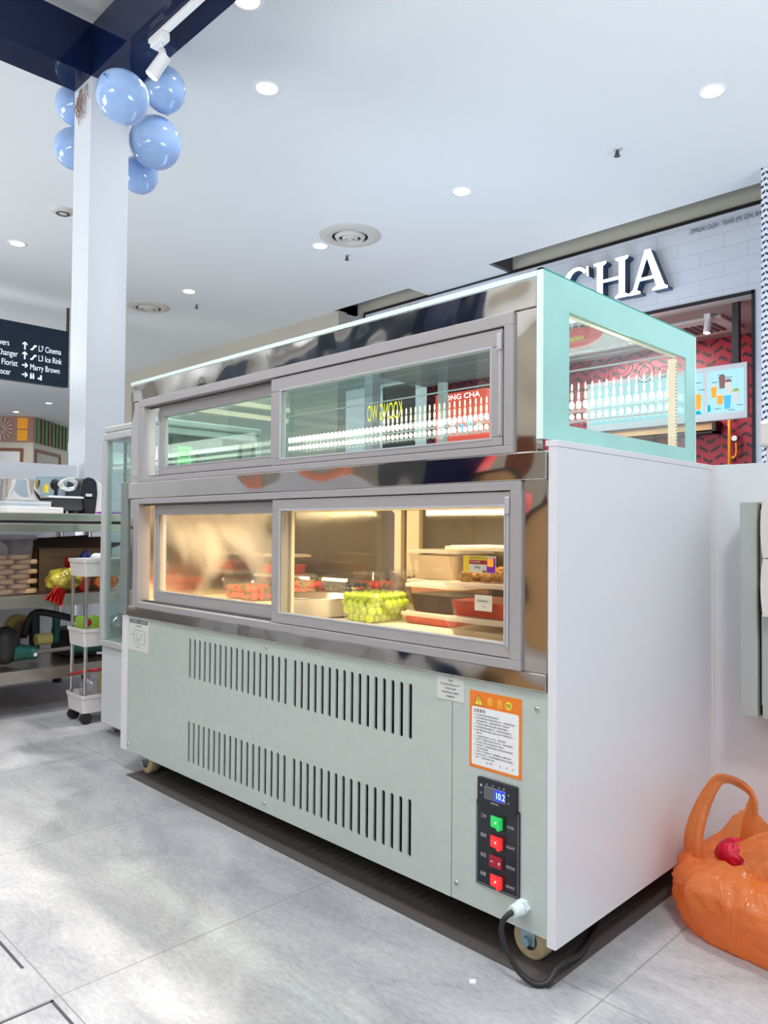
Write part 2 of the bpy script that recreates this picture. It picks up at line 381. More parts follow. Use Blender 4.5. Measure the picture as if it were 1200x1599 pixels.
# ------------------------------------------------------------ geometry helpers
ORG = {}
class Geo:
    def __init__(s):
        s.v = []; s.f = []; s.m = []; s.mats = []; s.sm = []
    def mi(s, m):
        if m not in s.mats: s.mats.append(m)
        return s.mats.index(m)
    def add(s, vs, fs, m, smooth=False):
        k = len(s.v); i = s.mi(m)
        s.v += [tuple(v) for v in vs]
        for f in fs:
            s.f.append([k + a for a in f]); s.m.append(i); s.sm.append(smooth)
        return s
    def box(s, x0, x1, y0, y1, z0, z1, m, M=None):
        vs = [Vector((x, y, z)) for x in (x0, x1) for y in (y0, y1) for z in (z0, z1)]
        if M is not None: vs = [M @ v for v in vs]
        return s.add(vs, [(0, 1, 3, 2), (4, 6, 7, 5), (0, 4, 5, 1), (2, 3, 7, 6), (0, 2, 6, 4), (1, 5, 7, 3)], m)
    def taper(s, x0, x1, y0, y1, z0, z1, d, m, r=0.012, n=4, bottom=True, top=True, smooth=False):
        """rounded rectangle frustum, inset by d at the bottom"""
        def ring(z, ins):
            o = []
            X0, X1, Y0, Y1 = x0 + ins, x1 - ins, y0 + ins, y1 - ins
            for cx, cy, a0 in ((X1 - r, Y1 - r, 0), (X0 + r, Y1 - r, 90), (X0 + r, Y0 + r, 180), (X1 - r, Y0 + r, 270)):
                for k in range(n + 1):
                    a = math.radians(a0 + 90 * k / n)
                    o.append((cx + r * math.cos(a), cy + r * math.sin(a), z))
            return o
        A, B = ring(z0, d), ring(z1, 0)
        k = len(A)
        fs = [(i, (i + 1) % k, k + (i + 1) % k, k + i) for i in range(k)]
        if bottom: fs.append(tuple(reversed(range(k))))
        if top: fs.append(tuple(range(k, 2 * k)))
        return s.add(A + B, fs, m)
    def prism(s, pts, axis, a0, a1, m):
        """polygon pts (2d) extruded along axis from a0 to a1. X: pts=(y,z) Y: pts=(x,z) Z: pts=(x,y)"""
        def P(p, a):
            return (a, p[0], p[1]) if axis == 'X' else (p[0], a, p[1]) if axis == 'Y' else (p[0], p[1], a)
        n = len(pts)
        vs = [P(p, a0) for p in pts] + [P(p, a1) for p in pts]
        fs = [tuple(range(n)), tuple(reversed(range(n, 2 * n)))] + [(i, n + i, n + (i + 1) % n, (i + 1) % n) for i in range(n)]
        return s.add(vs, fs, m)
    def cyl(s, a, b, r, m, r2=None, n=20, caps=True, smooth=True):
        a, b = Vector(a), Vector(b); d = (b - a).normalized()
        t = Vector((0, 0, 1)) if abs(d.z) < 0.9 else Vector((1, 0, 0))
        u = d.cross(t).normalized(); w = d.cross(u); r2 = r if r2 is None else r2
        vs = [a + (u * math.cos(2 * PI * i / n) + w * math.sin(2 * PI * i / n)) * r for i in range(n)]
        vs += [b + (u * math.cos(2 * PI * i / n) + w * math.sin(2 * PI * i / n)) * r2 for i in range(n)]
        s.add(vs, [(i, (i + 1) % n, n + (i + 1) % n, n + i) for i in range(n)], m, smooth)
        if caps: s.add(vs, [tuple(reversed(range(n))), tuple(range(n, 2 * n))], m)
        return s
    def lathe(s, prof, c, m, n=32, axis='Z', smooth=True, M=None):
        vs = []
        for r, h in prof:
            for i in range(n):
                a = 2 * PI * i / n
                p = Vector((r * math.cos(a), r * math.sin(a), h))
                if axis == 'Y': p = Vector((p.x, p.z, p.y))
                if M is not None: p = M @ p
                vs.append(p + Vector(c))
        fs = [(j * n + i, j * n + (i + 1) % n, (j + 1) * n + (i + 1) % n, (j + 1) * n + i) for j in range(len(prof) - 1) for i in range(n)]
        return s.add(vs, fs, m, smooth)
    def sphere(s, c, r, m, n=20, sc=(1, 1, 1), fn=None, M=None):
        vs = []; k = n // 2
        for j in range(k + 1):
            th = PI * j / k
            for i in range(n):
                a = 2 * PI * i / n
                p = Vector((math.sin(th) * math.cos(a) * sc[0], math.sin(th) * math.sin(a) * sc[1], math.cos(th) * sc[2])) * r
                if fn: p = fn(p)
                if M is not None: p = M @ p
                vs.append(p + Vector(c))
        fs = [(j * n + i, (j + 1) * n + i, (j + 1) * n + (i + 1) % n, j * n + (i + 1) % n) for j in range(k) for i in range(n)]
        return s.add(vs, fs, m, True)
    def tube(s, pts, r, m, n=10, smooth=True, sub=6, flat=None):
        P = [Vector(p) for p in pts]
        if sub > 1 and len(P) > 2:
            Q = []
            for i in range(len(P) - 1):
                p0 = P[max(i - 1, 0)]; p1 = P[i]; p2 = P[i + 1]; p3 = P[min(i + 2, len(P) - 1)]
                for k in range(sub):
                    t = k / sub
                    Q.append(0.5 * ((2 * p1) + (-p0 + p2) * t + (2 * p0 - 5 * p1 + 4 * p2 - p3) * t * t + (-p0 + 3 * p1 - 3 * p2 + p3) * t ** 3))
            Q.append(P[-1]); P = Q
        vs = []; u = None
        for i, p in enumerate(P):
            d = (P[min(i + 1, len(P) - 1)] - P[max(i - 1, 0)]).normalized()
            if u is None:
                t = Vector((0, 0, 1)) if abs(d.z) < 0.9 else Vector((1, 0, 0)); u = d.cross(t).normalized()
            else:
                u = (u - d * u.dot(d)).normalized()
            w = d.cross(u); rr = r(i / (len(P) - 1)) if callable(r) else r
            for k in range(n):
                a = 2 * PI * k / n
                vs.append(p + u * math.cos(a) * rr + w * math.sin(a) * rr * (flat or 1))
        fs = [(i * n + k, i * n + (k + 1) % n, (i + 1) * n + (k + 1) % n, (i + 1) * n + k) for i in range(len(P) - 1) for k in range(n)]
        fs += [tuple(reversed(range(n))), tuple(range((len(P) - 1) * n, len(P) * n))]
        return s.add(vs, fs, m, smooth)
    def text(s, body, loc, height, m, face='F', width=None, ext=0.0004, align='LEFT', mirror=False, spacing=1.0):
        """face F: on a plane facing -Y, text along +X; face R: plane facing +X, text along +Y. height is the cap/line height"""
        cu = bpy.data.curves.new('t', 'FONT'); cu.body = body; cu.size = 1; cu.align_x = align; cu.space_character = spacing
        cu.resolution_u = 3
        o = bpy.data.objects.new('t', cu)
        C.objects.link(o)
        dg = bpy.context.evaluated_depsgraph_get(); dg.update()
        me = bpy.data.meshes.new_from_object(o.evaluated_get(dg))
        xs = [v.co.x for v in me.vertices]
        if not xs:
            bpy.data.objects.remove(o); return s
        k = height / 0.7
        kx = k
        if width: kx = width / (max(xs) - min(xs))
        vs = []
        for v in me.vertices:
            x, y = v.co.x * kx, v.co.y * k
            if mirror: x = -x
            p = Vector((x, -ext, y)) if face == 'F' else Vector((ext, x, y))
            vs.append(p + Vector(loc))
        s.add(vs, [tuple(p.vertices) for p in me.polygons], m)
        bpy.data.objects.remove(o); bpy.data.curves.remove(cu); bpy.data.meshes.remove(me)
        return s
    def frame(s, x0, x1, z0, z1, w, y0, y1, m):
        """rectangular frame in the XZ plane, bar width w"""
        s.box(x0, x1, y0, y1, z0, z0 + w, m); s.box(x0, x1, y0, y1, z1 - w, z1, m)
        s.box(x0, x0 + w, y0, y1, z0 + w, z1 - w, m); s.box(x1 - w, x1, y0, y1, z0 + w, z1 - w, m)
        return s
    def build(s, name, parent=None, bevel=0, loc=None, seg=2):
        me = bpy.data.meshes.new(name)
        org = ORG[parent.name] if parent else Vector(loc or (0, 0, 0))
        me.from_pydata([tuple(Vector(v) - org) for v in s.v], [], s.f)
        for x in s.mats: me.materials.append(MT[x])
        me.polygons.foreach_set('material_index', s.m)
        me.polygons.foreach_set('use_smooth', s.sm)
        me.update()
        o = bpy.data.objects.new(name, me)
        C.objects.link(o)
        if parent: o.parent = parent
        else: o.location = org
        ORG[o.name] = org
        if bevel:
            b = o.modifiers.new('bevel', 'BEVEL'); b.width = bevel; b.segments = seg; b.limit_method = 'ANGLE'; b.angle_limit = math.radians(40)
        return o
def tag(o, label, cat, group=None, kind=None):
    o['label'] = label; o['category'] = cat
    if group: o['group'] = group
    if kind: o['kind'] = kind
    return o
def thing(name, label, cat, loc, group=None):
    o = bpy.data.objects.new(name, None); C.objects.link(o); o.location = loc
    o.empty_display_size = 0.05
    ORG[o.name] = Vector(loc)
    return tag(o, label, cat, group)
def struct(o):
    o['kind'] = 'structure'; return o
def copy_tree(o, loc, label=None, group=None):
    r = o.copy(); C.objects.link(r); r.location = loc; ORG[r.name] = Vector(loc)
    if label: r['label'] = label
    if group: r['group'] = group
    for ch in list(o.children):
        c = ch.copy(); C.objects.link(c); c.parent = r
        for g in ch.children:
            d = g.copy(); C.objects.link(d); d.parent = c
    return r

# ------------------------------------------------------------ floor, ceiling, far walls
g = Geo(); g.box(-32, 6, -7, 12, -0.05, 0, 'stone_tile'); struct(g.build('floor'))
g = Geo()   # inlaid dark line pattern in the floor tiles
g.box(-1.6, -0.691, -0.6425, -0.6375, 0.0, 0.0006, 'ink')
g.box(-0.5605, -0.5555, -1.3, -0.6375, 0.0, 0.0006, 'ink'); g.box(-0.5605, 0.6, -0.6425, -0.6375, 0.0, 0.0006, 'ink')
struct(g.build('trim_1'))
# ceiling with two long slots in front of the shop fascia
CZ = 3.7
g = Geo()
for x0, x1, y0, y1 in ((-32, 6, -7, 5.42), (-5.45, -4.25, 5.42, 5.8), (-32, -6.75, 5.42, 9.5)):
    g.box(x0, x1, y0, y1, CZ, CZ + 0.12, 'ceiling_white')
struct(g.build('ceiling'))
g = Geo()   # bulkhead rising behind the slots
g.box(-6.75, 3.2, 5.8, 5.9, 3.70, 4.3, 'tan_soffit'); g.box(-6.75, 3.2, 5.3, 5.9, 4.3, 4.4, 'tan_soffit'); g.box(-6.75, 3.2, 5.25, 5.42, 3.82, 4.3, 'tan_soffit')
g.box(-5.5, -5.45, 5.42, 5.8, 3.82, 4.3, 'dark_grey'); g.box(-4.25, -4.2, 5.42, 5.8, 3.7, 4.3, 'dark_grey'); g.box(-6.8, -6.75, 5.42, 5.8, 3.7, 4.3, 'dark_grey')
struct(g.build('trim_2'))
g = Geo(); g.box(-14.2, -6.75, 5.45, 5.6, 0, CZ, 'tan_soffit'); struct(g.build('wall_far'))

# shop fascia and the wall to its right
g = Geo()
g.box(-6.6, -1.625, 5.8, 5.95, 2.93, 3.68, 'fascia_brick'); g.box(-1.625, 3.2, 5.8, 5.95, 0, 3.68, 'fascia_brick')
g.box(-6.6, -6.45, 5.8, 5.95, 0, 2.93, 'fascia_brick')
struct(g.build('wall_back'))
g = Geo()
g.box(-6.6, 3.2, 5.785, 5.8, 3.68, 3.71, 'black'); g.box(-6.62, -6.6, 5.785, 5.95, 2.9, 3.71, 'black')
g.box(-6.45, -1.625, 5.785, 5.8, 2.9, 2.93, 'black'); g.box(-1.645, -1.62, 5.785, 5.95, 0, 2.93, 'black')
struct(g.build('trim_3'))
g = Geo(); g.box(-7.0, 0.2, 7.5, 7.6, 0, 2.99, 'red_chevron'); g.box(-1.3, -1.2, 5.95, 7.5, 0, 2.99, 'red_chevron'); struct(g.build('wall_shop'))
g = Geo(); g.box(-7.0, -1.2, 5.95, 7.6, 2.99, 3.08, 'shop_ceiling'); g.box(-7, -1.2, 5.95, 6.05, 2.93, 2.99, 'tan_soffit'); struct(g.build('trim_4'))

# ------------------------------------------------------------ fascia lettering
def letter(name, polys, x0, z0, w, h, label):
    """raised illuminated letter: face emits, sides dark blue. polys in unit square"""
    e = thing(name, label, 'sign letter', (x0 + w / 2, 5.8, z0), 'raised letters of the lit shop name')
    f = Geo(); sd = Geo()
    for P in polys:
        Q = [(x0 + p[0] * w, z0 + p[1] * h) for p in P]
        sd.prism(Q, 'Y', 5.69, 5.8, 'sign_side'); f.prism(Q, 'Y', 5.682, 5.69, 'sign_face')
    sd.build('letter_side', e); f.build('lit_face', e)
LH = [[(0, 0), (0.36, 0), (0.36, 0.05), (0.26, 0.1), (0.26, 0.9), (0.36, 0.95), (0.36, 1), (0, 1), (0, 0.95), (0.1, 0.9), (0.1, 0.1), (0, 0.05)],
      [(0.64, 0), (1, 0), (1, 0.05), (0.9, 0.1), (0.9, 0.9), (1, 0.95), (1, 1), (0.64, 1), (0.64, 0.95), (0.74, 0.9), (0.74, 0.1), (0.64, 0.05)],
      [(0.26, 0.47), (0.74, 0.47), (0.74, 0.54), (0.26, 0.54)]]
LA = [[(0, 0), (0.3, 0), (0.3, 0.05), (0.2, 0.1), (0.47, 0.84), (0.5, 1.02), (0.42, 1.02), (0.11, 0.12), (0, 0.05)],
      [(0.42, 1.02), (0.56, 1.02), (0.92, 0.1), (1, 0.05), (1, 0), (0.62, 0), (0.62, 0.05), (0.72, 0.1), (0.47, 0.84)],
      [(0.26, 0.3), (0.66, 0.3), (0.63, 0.37), (0.29, 0.37)]]
def arc(a0, a1, ro, ri_x, ri_y, n=14, c=(0.5, 0.5)):
    o = [(c[0] + ro * math.cos(math.radians(a0 + (a1 - a0) * i / n)), c[1] + 0.52 * math.sin(math.radians(a0 + (a1 - a0) * i / n))) for i in range(n + 1)]
    i_ = [(c[0] + 0.03 + ri_x * math.cos(math.radians(a0 + (a1 - a0) * i / n)), c[1] + ri_y * math.sin(math.radians(a0 + (a1 - a0) * i / n))) for i in range(n + 1)]
    return [[o[i], o[i + 1], i_[i + 1], i_[i]] for i in range(n)]
LC = arc(45, 315, 0.5, 0.32, 0.44) + [[(0.83, 0.98), (0.88, 0.98), (0.9, 0.72), (0.83, 0.76)]]
LG = arc(45, 300, 0.5, 0.32, 0.44) + [[(0.83, 0.98), (0.88, 0.98), (0.9, 0.72), (0.83, 0.76)], [(0.72, 0.0), (0.88, 0.08), (0.88, 0.4), (0.96, 0.45), (0.62, 0.45), (0.7, 0.4)]]
LO = arc(0, 360, 0.5, 0.33, 0.44, 24)
LN = [[(0, 0), (0.3, 0), (0.2, 0.08), (0.2, 0.9), (0.1, 1), (0, 1), (0.1, 0.9), (0.1, 0.08)], [(0.05, 1), (0.25, 1), (0.88, 0.1), (0.88, -0.02), (0.8, -0.02)], [(0.8, 0.0), (0.9, 0.0), (0.9, 0.92), (1, 1), (0.7, 1), (0.8, 0.92)]]
letter('raised_letter', LA, -2.745, 3.09, 0.385, 0.40, 'white lit capital A with dark blue sides on the brick fascia')
letter('raised_letter', LH, -3.125, 3.095, 0.37, 0.40, 'white lit capital H with dark blue sides on the brick fascia')
letter('raised_letter', LC, -3.50, 3.10, 0.35, 0.40, 'white lit capital C half hidden behind the green glass edge')

def flat_text(name, label, parts):
    g = Geo()
    for a in parts: g.text(**a)
    return tag(g.build(name, loc=parts[0]['loc']), label, 'lettering')
flat_text('unit_lettering', 'grey lettering GF-45 KAFE on the left end of the shop fascia', [
    dict(body='GF-45', loc=(-6.55, 5.79, 3.50), height=0.085, m='dark_grey', width=0.34, ext=0.004),
    dict(body='KAFE', loc=(-6.17, 5.79, 3.485), height=0.16, m='dark_grey', width=0.55, ext=0.004)])
flat_text('owner_lettering', 'small black lettering naming the owner along the fascia top', [
    dict(body='DIMILIKI OLEH : TEAFE (M) SDN. BHD (92247', loc=(-2.19, 5.79, 3.575), height=0.045, m='ink', width=0.78, ext=0.004)])

# shop interior furnishings
e = thing('menu_screen', 'white framed menu screen of drinks above the shop counter', 'screen', (-2.2, 6.2, 1.87))
Geo().box(-3.5, -1.828, 6.2, 6.26, 1.872, 2.395, 'white_plastic').build('screen_frame', e, 0.004)
XM = lambda x: -2.19 + (x + 2.80) * 0.971
ZM_ = lambda z: 1.945 + (z - 2.09) * 0.80
g = Geo()
for x0, x1 in ((-3.44, -2.235), (-2.19, -1.855)): g.box(x0, x1, 6.195, 6.2, 1.94, 2.345, 'screen_blue')
g.build('screen_picture', e)
g = Geo()
def cup(x, z, w, h, m, lid=None):
    x, z, h = XM(x), ZM_(z), h * 0.85
    g.prism([(x - w * 0.38, z), (x + w * 0.38, z), (x + w / 2, z + h), (x - w / 2, z + h)], 'Y', 6.19, 6.195, m)
    if lid: g.prism([(x - w * 0.58, z + h), (x + w * 0.58, z + h), (x + w * 0.3, z + h * 1.25), (x - w * 0.3, z + h * 1.25)], 'Y', 6.188, 6.195, lid)
cup(-2.66, 2.37, 0.06, 0.12, 'cup_brown', 'cup_brown'); cup(-2.60, 2.30, 0.06, 0.13, 'cup_cream', 'cup_brown'); cup(-2.74, 2.27, 0.055, 0.12, 'cup_orange', 'cup_cream')
cup(-2.68, 2.18, 0.06, 0.10, 'cup_orange', 'cup_cream'); cup(-2.61, 2.12, 0.065, 0.15, 'cup_blue'); cup(-2.53, 2.19, 0.055, 0.12, 'cup_cream', 'lime')
cup(-2.90, 2.15, 0.07, 0.14, 'cup_orange', 'cup_orange')
g.prism([(XM(-2.8), 1.95), (XM(-2.77), 1.97), (XM(-2.78), 2.02), (XM(-2.8), 2.03)], 'Y', 6.19, 6.195, 'screen_teal'); g.prism([(-2.35, 1.942), (-2.25, 1.942), (-2.27, 1.98), (-2.33, 1.97)], 'Y', 6.19, 6.195, 'screen_teal')
for x, z in ((-2.7, 2.53), (-2.62, 2.49), (-2.76, 2.45), (-2.73, 2.13), (-2.6, 2.1), (-2.52, 2.15), (-2.92, 2.47), (-2.89, 2.38)):
    g.box(XM(x), XM(x) + 0.055, 6.191, 6.195, ZM_(z), ZM_(z) + 0.005, 'dark_grey')
g.build('drink_pictures', e)
g = Geo(); g.box(-1.965, -1.905, 6.2, 6.26, 2.396, 2.99, 'dark_grey')
tag(g.build('ceiling_post', loc=(-1.93, 6.2, 2.4)), 'dark square post holding the menu screen to the shop ceiling', 'post')
g = Geo(); g.box(-4.2, -2.60, 7.35, 7.5, 1.94, 2.02, 'wood').box(-4.2, -2.56, 7.33, 7.5, 2.02, 2.04, 'black').box(-2.6, -2.56, 7.33, 7.5, 1.9, 2.02, 'black').box(-4.2, -2.56, 7.33, 7.5, 1.9, 1.92, 'black')
tag(g.build('wall_shelf', loc=(-3, 7.4, 1.94)), 'pale wooden shelf panel with dark edges below the menu screen', 'shelf')
e = thing('gas_pipe', 'orange pipe with a gauge on the red shop wall', 'pipe', (-2.44, 7.42, 1.4))
g = Geo(); g.tube([(-2.44, 7.42, 2.1), (-2.44, 7.42, 1.8), (-2.44, 7.42, 1.36)], 0.02, 'gas_orange', sub=1).tube([(-2.44, 7.42, 1.62), (-2.4, 7.42, 1.62), (-2.37, 7.42, 1.66), (-2.37, 7.42, 1.78)], 0.012, 'gas_orange'); g.build('pipe', e)
Geo().cyl((-2.385, 7.40, 1.83), (-2.385, 7.43, 1.83), 0.03, 'paper').build('gauge', e)
Geo().sphere((-2.44, 7.42, 1.44), 0.038, 'wood', 12).build('valve', e)
e = thing('shop_spotlight', 'white cylindrical spotlight on the track in the shop window', 'spotlight', (-2.30, 6.5, 2.93))
Geo().box(-2.33, -2.27, 6.45, 6.55, 2.955, 2.99, 'white_plastic').build('mount', e)
Geo().cyl((-2.3, 6.5, 2.96), (-2.31, 6.47, 2.80), 0.035, 'white_plastic').build('lamp_head', e)
Geo().cyl((-2.31, 6.47, 2.801), (-2.3101, 6.4695, 2.797), 0.028, 'lens').build('lens', e)
e2 = copy_tree(e, (-2.86, 6.5, 2.93), 'white cylindrical spotlight in the shop, half behind the glass corner')
e = thing('cassette_vent', 'square ceiling air vent inside the shop behind the opening', 'vent', (-2.45, 6.9, 2.99))
g = Geo(); g.box(-2.85, -2.2, 6.55, 7.2, 2.955, 2.99, 'vent_white'); g.build('panel', e, 0.01)
g = Geo(); [g.box(-2.72 + 0.07 * k, -2.68 + 0.07 * k, 6.7, 7.05, 2.945, 2.955, 'dark_grey') for k in range(6)]; g.build('grille', e)
lamp('shop_lamp', 'AREA', (-3.6, 6.7, 2.9), SHOP_W, (1.0, 0.93, 0.9), (-3.4, 6.8, 0), 1.2)
# red lit menu and a panel built in place of a sign's reflection, further left
e = thing('menu_lightbox', 'red lit menu box headed GONG CHA, seen through the case glass', 'sign', (-4.9, 5.6, 1.8))
g = Geo(); g.box(-5.18, -4.42, 5.62, 5.7, 1.82, 2.40, 'red_lightbox'); g.build('lightbox', e, 0.004)
Geo().text('GONG CHA', (-5.12, 5.618, 2.315), 0.06, 'sign_face', width=0.6).build('lettering', e)
g = Geo(); [g.box(-5.08 + 0.13 * k, -5.0 + 0.13 * k, 5.612, 5.62, 1.93, 2.02 + 0.03 * (k % 2), ('screen_blue', 'cup_cream', 'cup_blue')[k % 3]) for k in range(5)]; g.build('menu_pictures', e)
Geo().box(-4.83, -4.77, 5.64, 5.68, 0, 1.82, 'dark_grey').build('post', e)
e = thing('reflected_sign', 'black panel with reversed yellow lettering standing in for a reflected sign', 'sign', (-5.7, 5.5, 0))
Geo().box(-5.95, -5.42, 5.5, 5.53, 0.02, 2.58, 'black').build('panel', e)
Geo().text('KOONG WO', (-5.61, 5.499, 2.17), 0.21, 'mirror_yellow', width=0.61, mirror=True).build('lettering', e)
Geo().box(-5.9, -5.48, 5.4, 5.63, 0, 0.02, 'dark_grey').build('foot_plate', e)
e = thing('oval_sign', 'red oval sign seen through the green bordered glass', 'sign', (-3.3, 5.6, 2.7))
M_ = Matrix.Diagonal((1, 1, 0.36, 1))
g = Geo(); g.lathe([(0, -0.02), (0.29, -0.02), (0.3, 0), (0.29, 0.02), (0, 0.02)], (-3.38, 5.775, 2.80), 'red_lightbox', axis='Y', n=36, M=M_); g.build('oval_board', e)
g = Geo(); g.box(-3.5, -3.28, 5.75, 5.755, 2.77, 2.81, 'yellow_paint'); g.build('yellow_bar', e)
g = Geo(); g.box(-3.42, -3.34, 5.76, 5.79, 2.88, 2.93, 'dark_grey'); g.build('bracket', e)

# patterned column at the right edge
g = Geo(); g.box(-1.355, -0.9, 5.16, 5.5, 0, 3.7, 'column_pattern'); tag(g.build('patterned_column', loc=(-1.1, 5.3, 0)), 'white column with small black dash pattern at the right edge', 'column')

# far facade seen past the pillar
def facade():
    b = Vector((-19.97, 6.39, 0)); dl = (Vector((-20.54, 5.731, 0)) - b).normalized(); dr = (Vector((-21.54, 7.875, 0)) - b).normalized()
    e = thing('mall_shopfront', 'distant cafe front with lattice, orange squares and slats beyond the pillar', 'shopfront', b)
    nl = Vector((dl.y, -dl.x, 0)); nl = nl if nl.x > 0 else -nl
    nr = Vector((dr.y, -dr.x, 0)); nr = nr if nr.x > 0 else -nr
    def q(g, side, s0, s1, z0, z1, m, off=0.0, th=0.05):
        d, n = (dl, nl) if side == 'L' else (dr, nr)
        a, c = b + d * s0 + n * off, b + d * s1 + n * off
        vs = [Vector((p.x, p.y, z)) + n * t for t in (0, -th) for p in (a, c) for z in (z0, z1)]
        g.add(vs, [(0, 1, 3, 2), (4, 6, 7, 5), (0, 2, 6, 4), (1, 5, 7, 3), (0, 4, 5, 1), (2, 3, 7, 6)], m)
    g = Geo(); q(g, 'L', 0, 4, 0, 3.02, 'facade_cream'); q(g, 'R', 0, 2.4, 0, 3.02, 'facade_cream'); g.build('wall_panel', e)
    g = Geo(); q(g, 'L', 0, 4, 3.02, 3.7, 'facade_pink', 0.02); q(g, 'R', 0, 0.12, 3.02, 3.7, 'facade_pink', 0.02); g.build('header_panel', e)
    g = Geo()
    for k in range(2): q(g, 'L', 0.14, 0.40, 3.06 + 0.32 * k, 3.34 + 0.32 * k, 'facade_orange', 0.05)
    g.build('orange_panel', e)
    g = Geo()
    for j in range(2):
        c0 = 0.50 + 0.66 * j
        for k in range(8):
            a = PI * k / 8
            x0, z0 = c0 + 0.31 + 0.08 * math.cos(a), 3.36 + 0.08 * math.sin(a)
            for sg in (1, -1):
                p = [(c0 + 0.31 + sg * r_ * math.cos(a) + w_ * math.sin(a), 3.36 + sg * r_ * math.sin(a) - w_ * math.cos(a)) for r_, w_ in ((0.06, 0.012), (0.06, -0.012), (0.3, -0.02), (0.3, 0.02))]
                vs = [b + dl * s_ + nl * 0.06 + Vector((0, 0, z_)) for s_, z_ in p]
                g.add(vs, [(0, 1, 2, 3)], 'facade_pink_light')
    g.build('lattice', e)
    g = Geo()
    for k in range(9):
        s0 = 0.14 + 0.24 * k
        q(g, 'R', s0, s0 + 0.13, 3.02, 3.7, 'slat_green' if k % 2 == 0 else 'slat_brown', 0.06); q(g, 'R', s0 + 0.13, s0 + 0.24, 3.02, 3.7, 'dark_grey', 0.0, 0.04)
    g.build('slat_row', e)
    g = Geo()
    q(g, 'L', 0.25, 4, 2.78, 2.86, 'brown_frame', 0.03); q(g, 'L', 0.25, 0.33, 1.6, 2.78, 'brown_frame', 0.03)
    q(g, 'R', 0.1, 1.75, 2.78, 2.86, 'brown_frame', 0.03); q(g, 'R', 0.1, 0.18, 1.6, 2.78, 'brown_frame', 0.03); q(g, 'R', 1.7, 1.78, 1.6, 2.78, 'brown_frame', 0.03)
    g.build('brown_moulding', e)
    g = Geo(); q(g, 'L', 0.33, 4, 1.6, 2.78, 'facade_white', 0.01); g.build('white_infill', e)
    g = Geo()
    q(g, 'L', 0.60, 0.74, 2.3, 2.5, 'facade_cream', 0.03); q(g, 'L', 0.98, 1.12, 2.3, 2.5, 'facade_cream', 0.03); q(g, 'R', 0.3, 0.45, 2.26, 2.48, 'wood', 0.03); q(g, 'R', 1.4, 1.52, 2.26, 2.48, 'wood', 0.03)
    g.build('tile_motif', e)
    g = Geo(); q(g, 'R', 0.6, 1.25, 1.9, 2.52, 'dark_grey', 0.04); q(g, 'R', 0.64, 1.21, 1.9, 2.42, 'snack_blue', 0.05); q(g, 'R', 0.7, 1.1, 1.9, 2.3, 'facade_pink_light', 0.06); g.build('picture', e)
facade()

# ------------------------------------------------------------ ceiling fittings
DL = [(-3.29, 1.75, 'round lit downlight in the ceiling right of the balloons'), (-3.33, 3.83, 'round lit downlight right of the large round air diffuser'),
      (-1.21, 3.82, 'round lit downlight nearest the top right corner'), (-5.17, 3.80, 'round lit downlight touching the left side of the large diffuser'),
      (-7.37, 1.60, 'small round downlight left of the pillar near the left edge'), (-7.48, 3.65, 'small round downlight right of the pillar beyond the small diffuser'),
      (-2.69, 1.18, 'bright downlight cut by the top edge of the photo'), (-17.4, 5.79, 'far small downlight just left of the pillar under the hanging sign'),
      (-19.4, 5.74, 'farthest small downlight above the lattice shopfront'),
      ]
for i, (x, y, lb) in enumerate(DL):
    e = thing('downlight', lb, 'ceiling light', (x, y, CZ), 'round white downlights in the mall ceiling')
    Geo().lathe([(0.066, 0.001), (0.068, -0.005), (0.086, -0.008), (0.092, 0.001)], (x, y, CZ), 'white_plastic', 32).build('trim_ring', e)
    Geo().cyl((x, y, CZ - 0.003), (x, y, CZ - 0.001), 0.07, 'lens', n=28).build('lens', e)
    lamp('downlight_lamp', 'SPOT', (x, y, CZ - 0.02), DOWNLIGHT_W, (1, 0.98, 0.96), (x, y, 0), 0.07, spot=math.radians(120), blend=0.8, parent=e)
def diffuser(x, y, R, lb):
    e = thing('air_diffuser', lb, 'air diffuser', (x, y, CZ))
    Geo().lathe([(R, 0.001), (R, -0.006), (R * 0.93, -0.012), (R * 0.80, -0.02), (R * 0.62, -0.03), (R * 0.58, -0.018)], (x, y, CZ), 'vent_white', 48).build('outer_ring', e)
    Geo().lathe([(R * 0.50, -0.015), (R * 0.44, -0.045), (R * 0.38, -0.045), (R * 0.36, -0.015)], (x, y, CZ), 'vent_white', 40).build('middle_ring', e)
    Geo().lathe([(R * 0.28, -0.015), (R * 0.23, -0.05), (R * 0.18, -0.05), (R * 0.16, -0.02)], (x, y, CZ), 'vent_white', 32).build('inner_ring', e)
    Geo().lathe([(0, -0.05), (R * 0.1, -0.05), (R * 0.12, -0.03), (0, -0.03)], (x, y, CZ), 'vent_white', 24).build('centre_disc', e)
    Geo().cyl((x, y, CZ - 0.004), (x, y, CZ - 0.001), R * 0.6, 'black', n=40).build('throat', e)
diffuser(-4.74, 3.82, 0.305, 'large round ringed air diffuser in the ceiling centre')
diffuser(-8.45, 3.62, 0.27, 'smaller-looking round air diffuser just right of the pillar')
e = thing('ceiling_speaker', 'small round ceiling fitting left of the pillar', 'ceiling fitting', (-6.22, 1.6, CZ))
Geo().lathe([(0, -0.03), (0.06, -0.028), (0.1, -0.012), (0.11, 0.001)], (-6.22, 1.6, CZ), 'vent_white', 28).build('cover', e)
Geo().lathe([(0.04, -0.032), (0.06, -0.033), (0.06, -0.028)], (-6.22, 1.6, CZ), 'dark_grey', 20).build('rim', e)
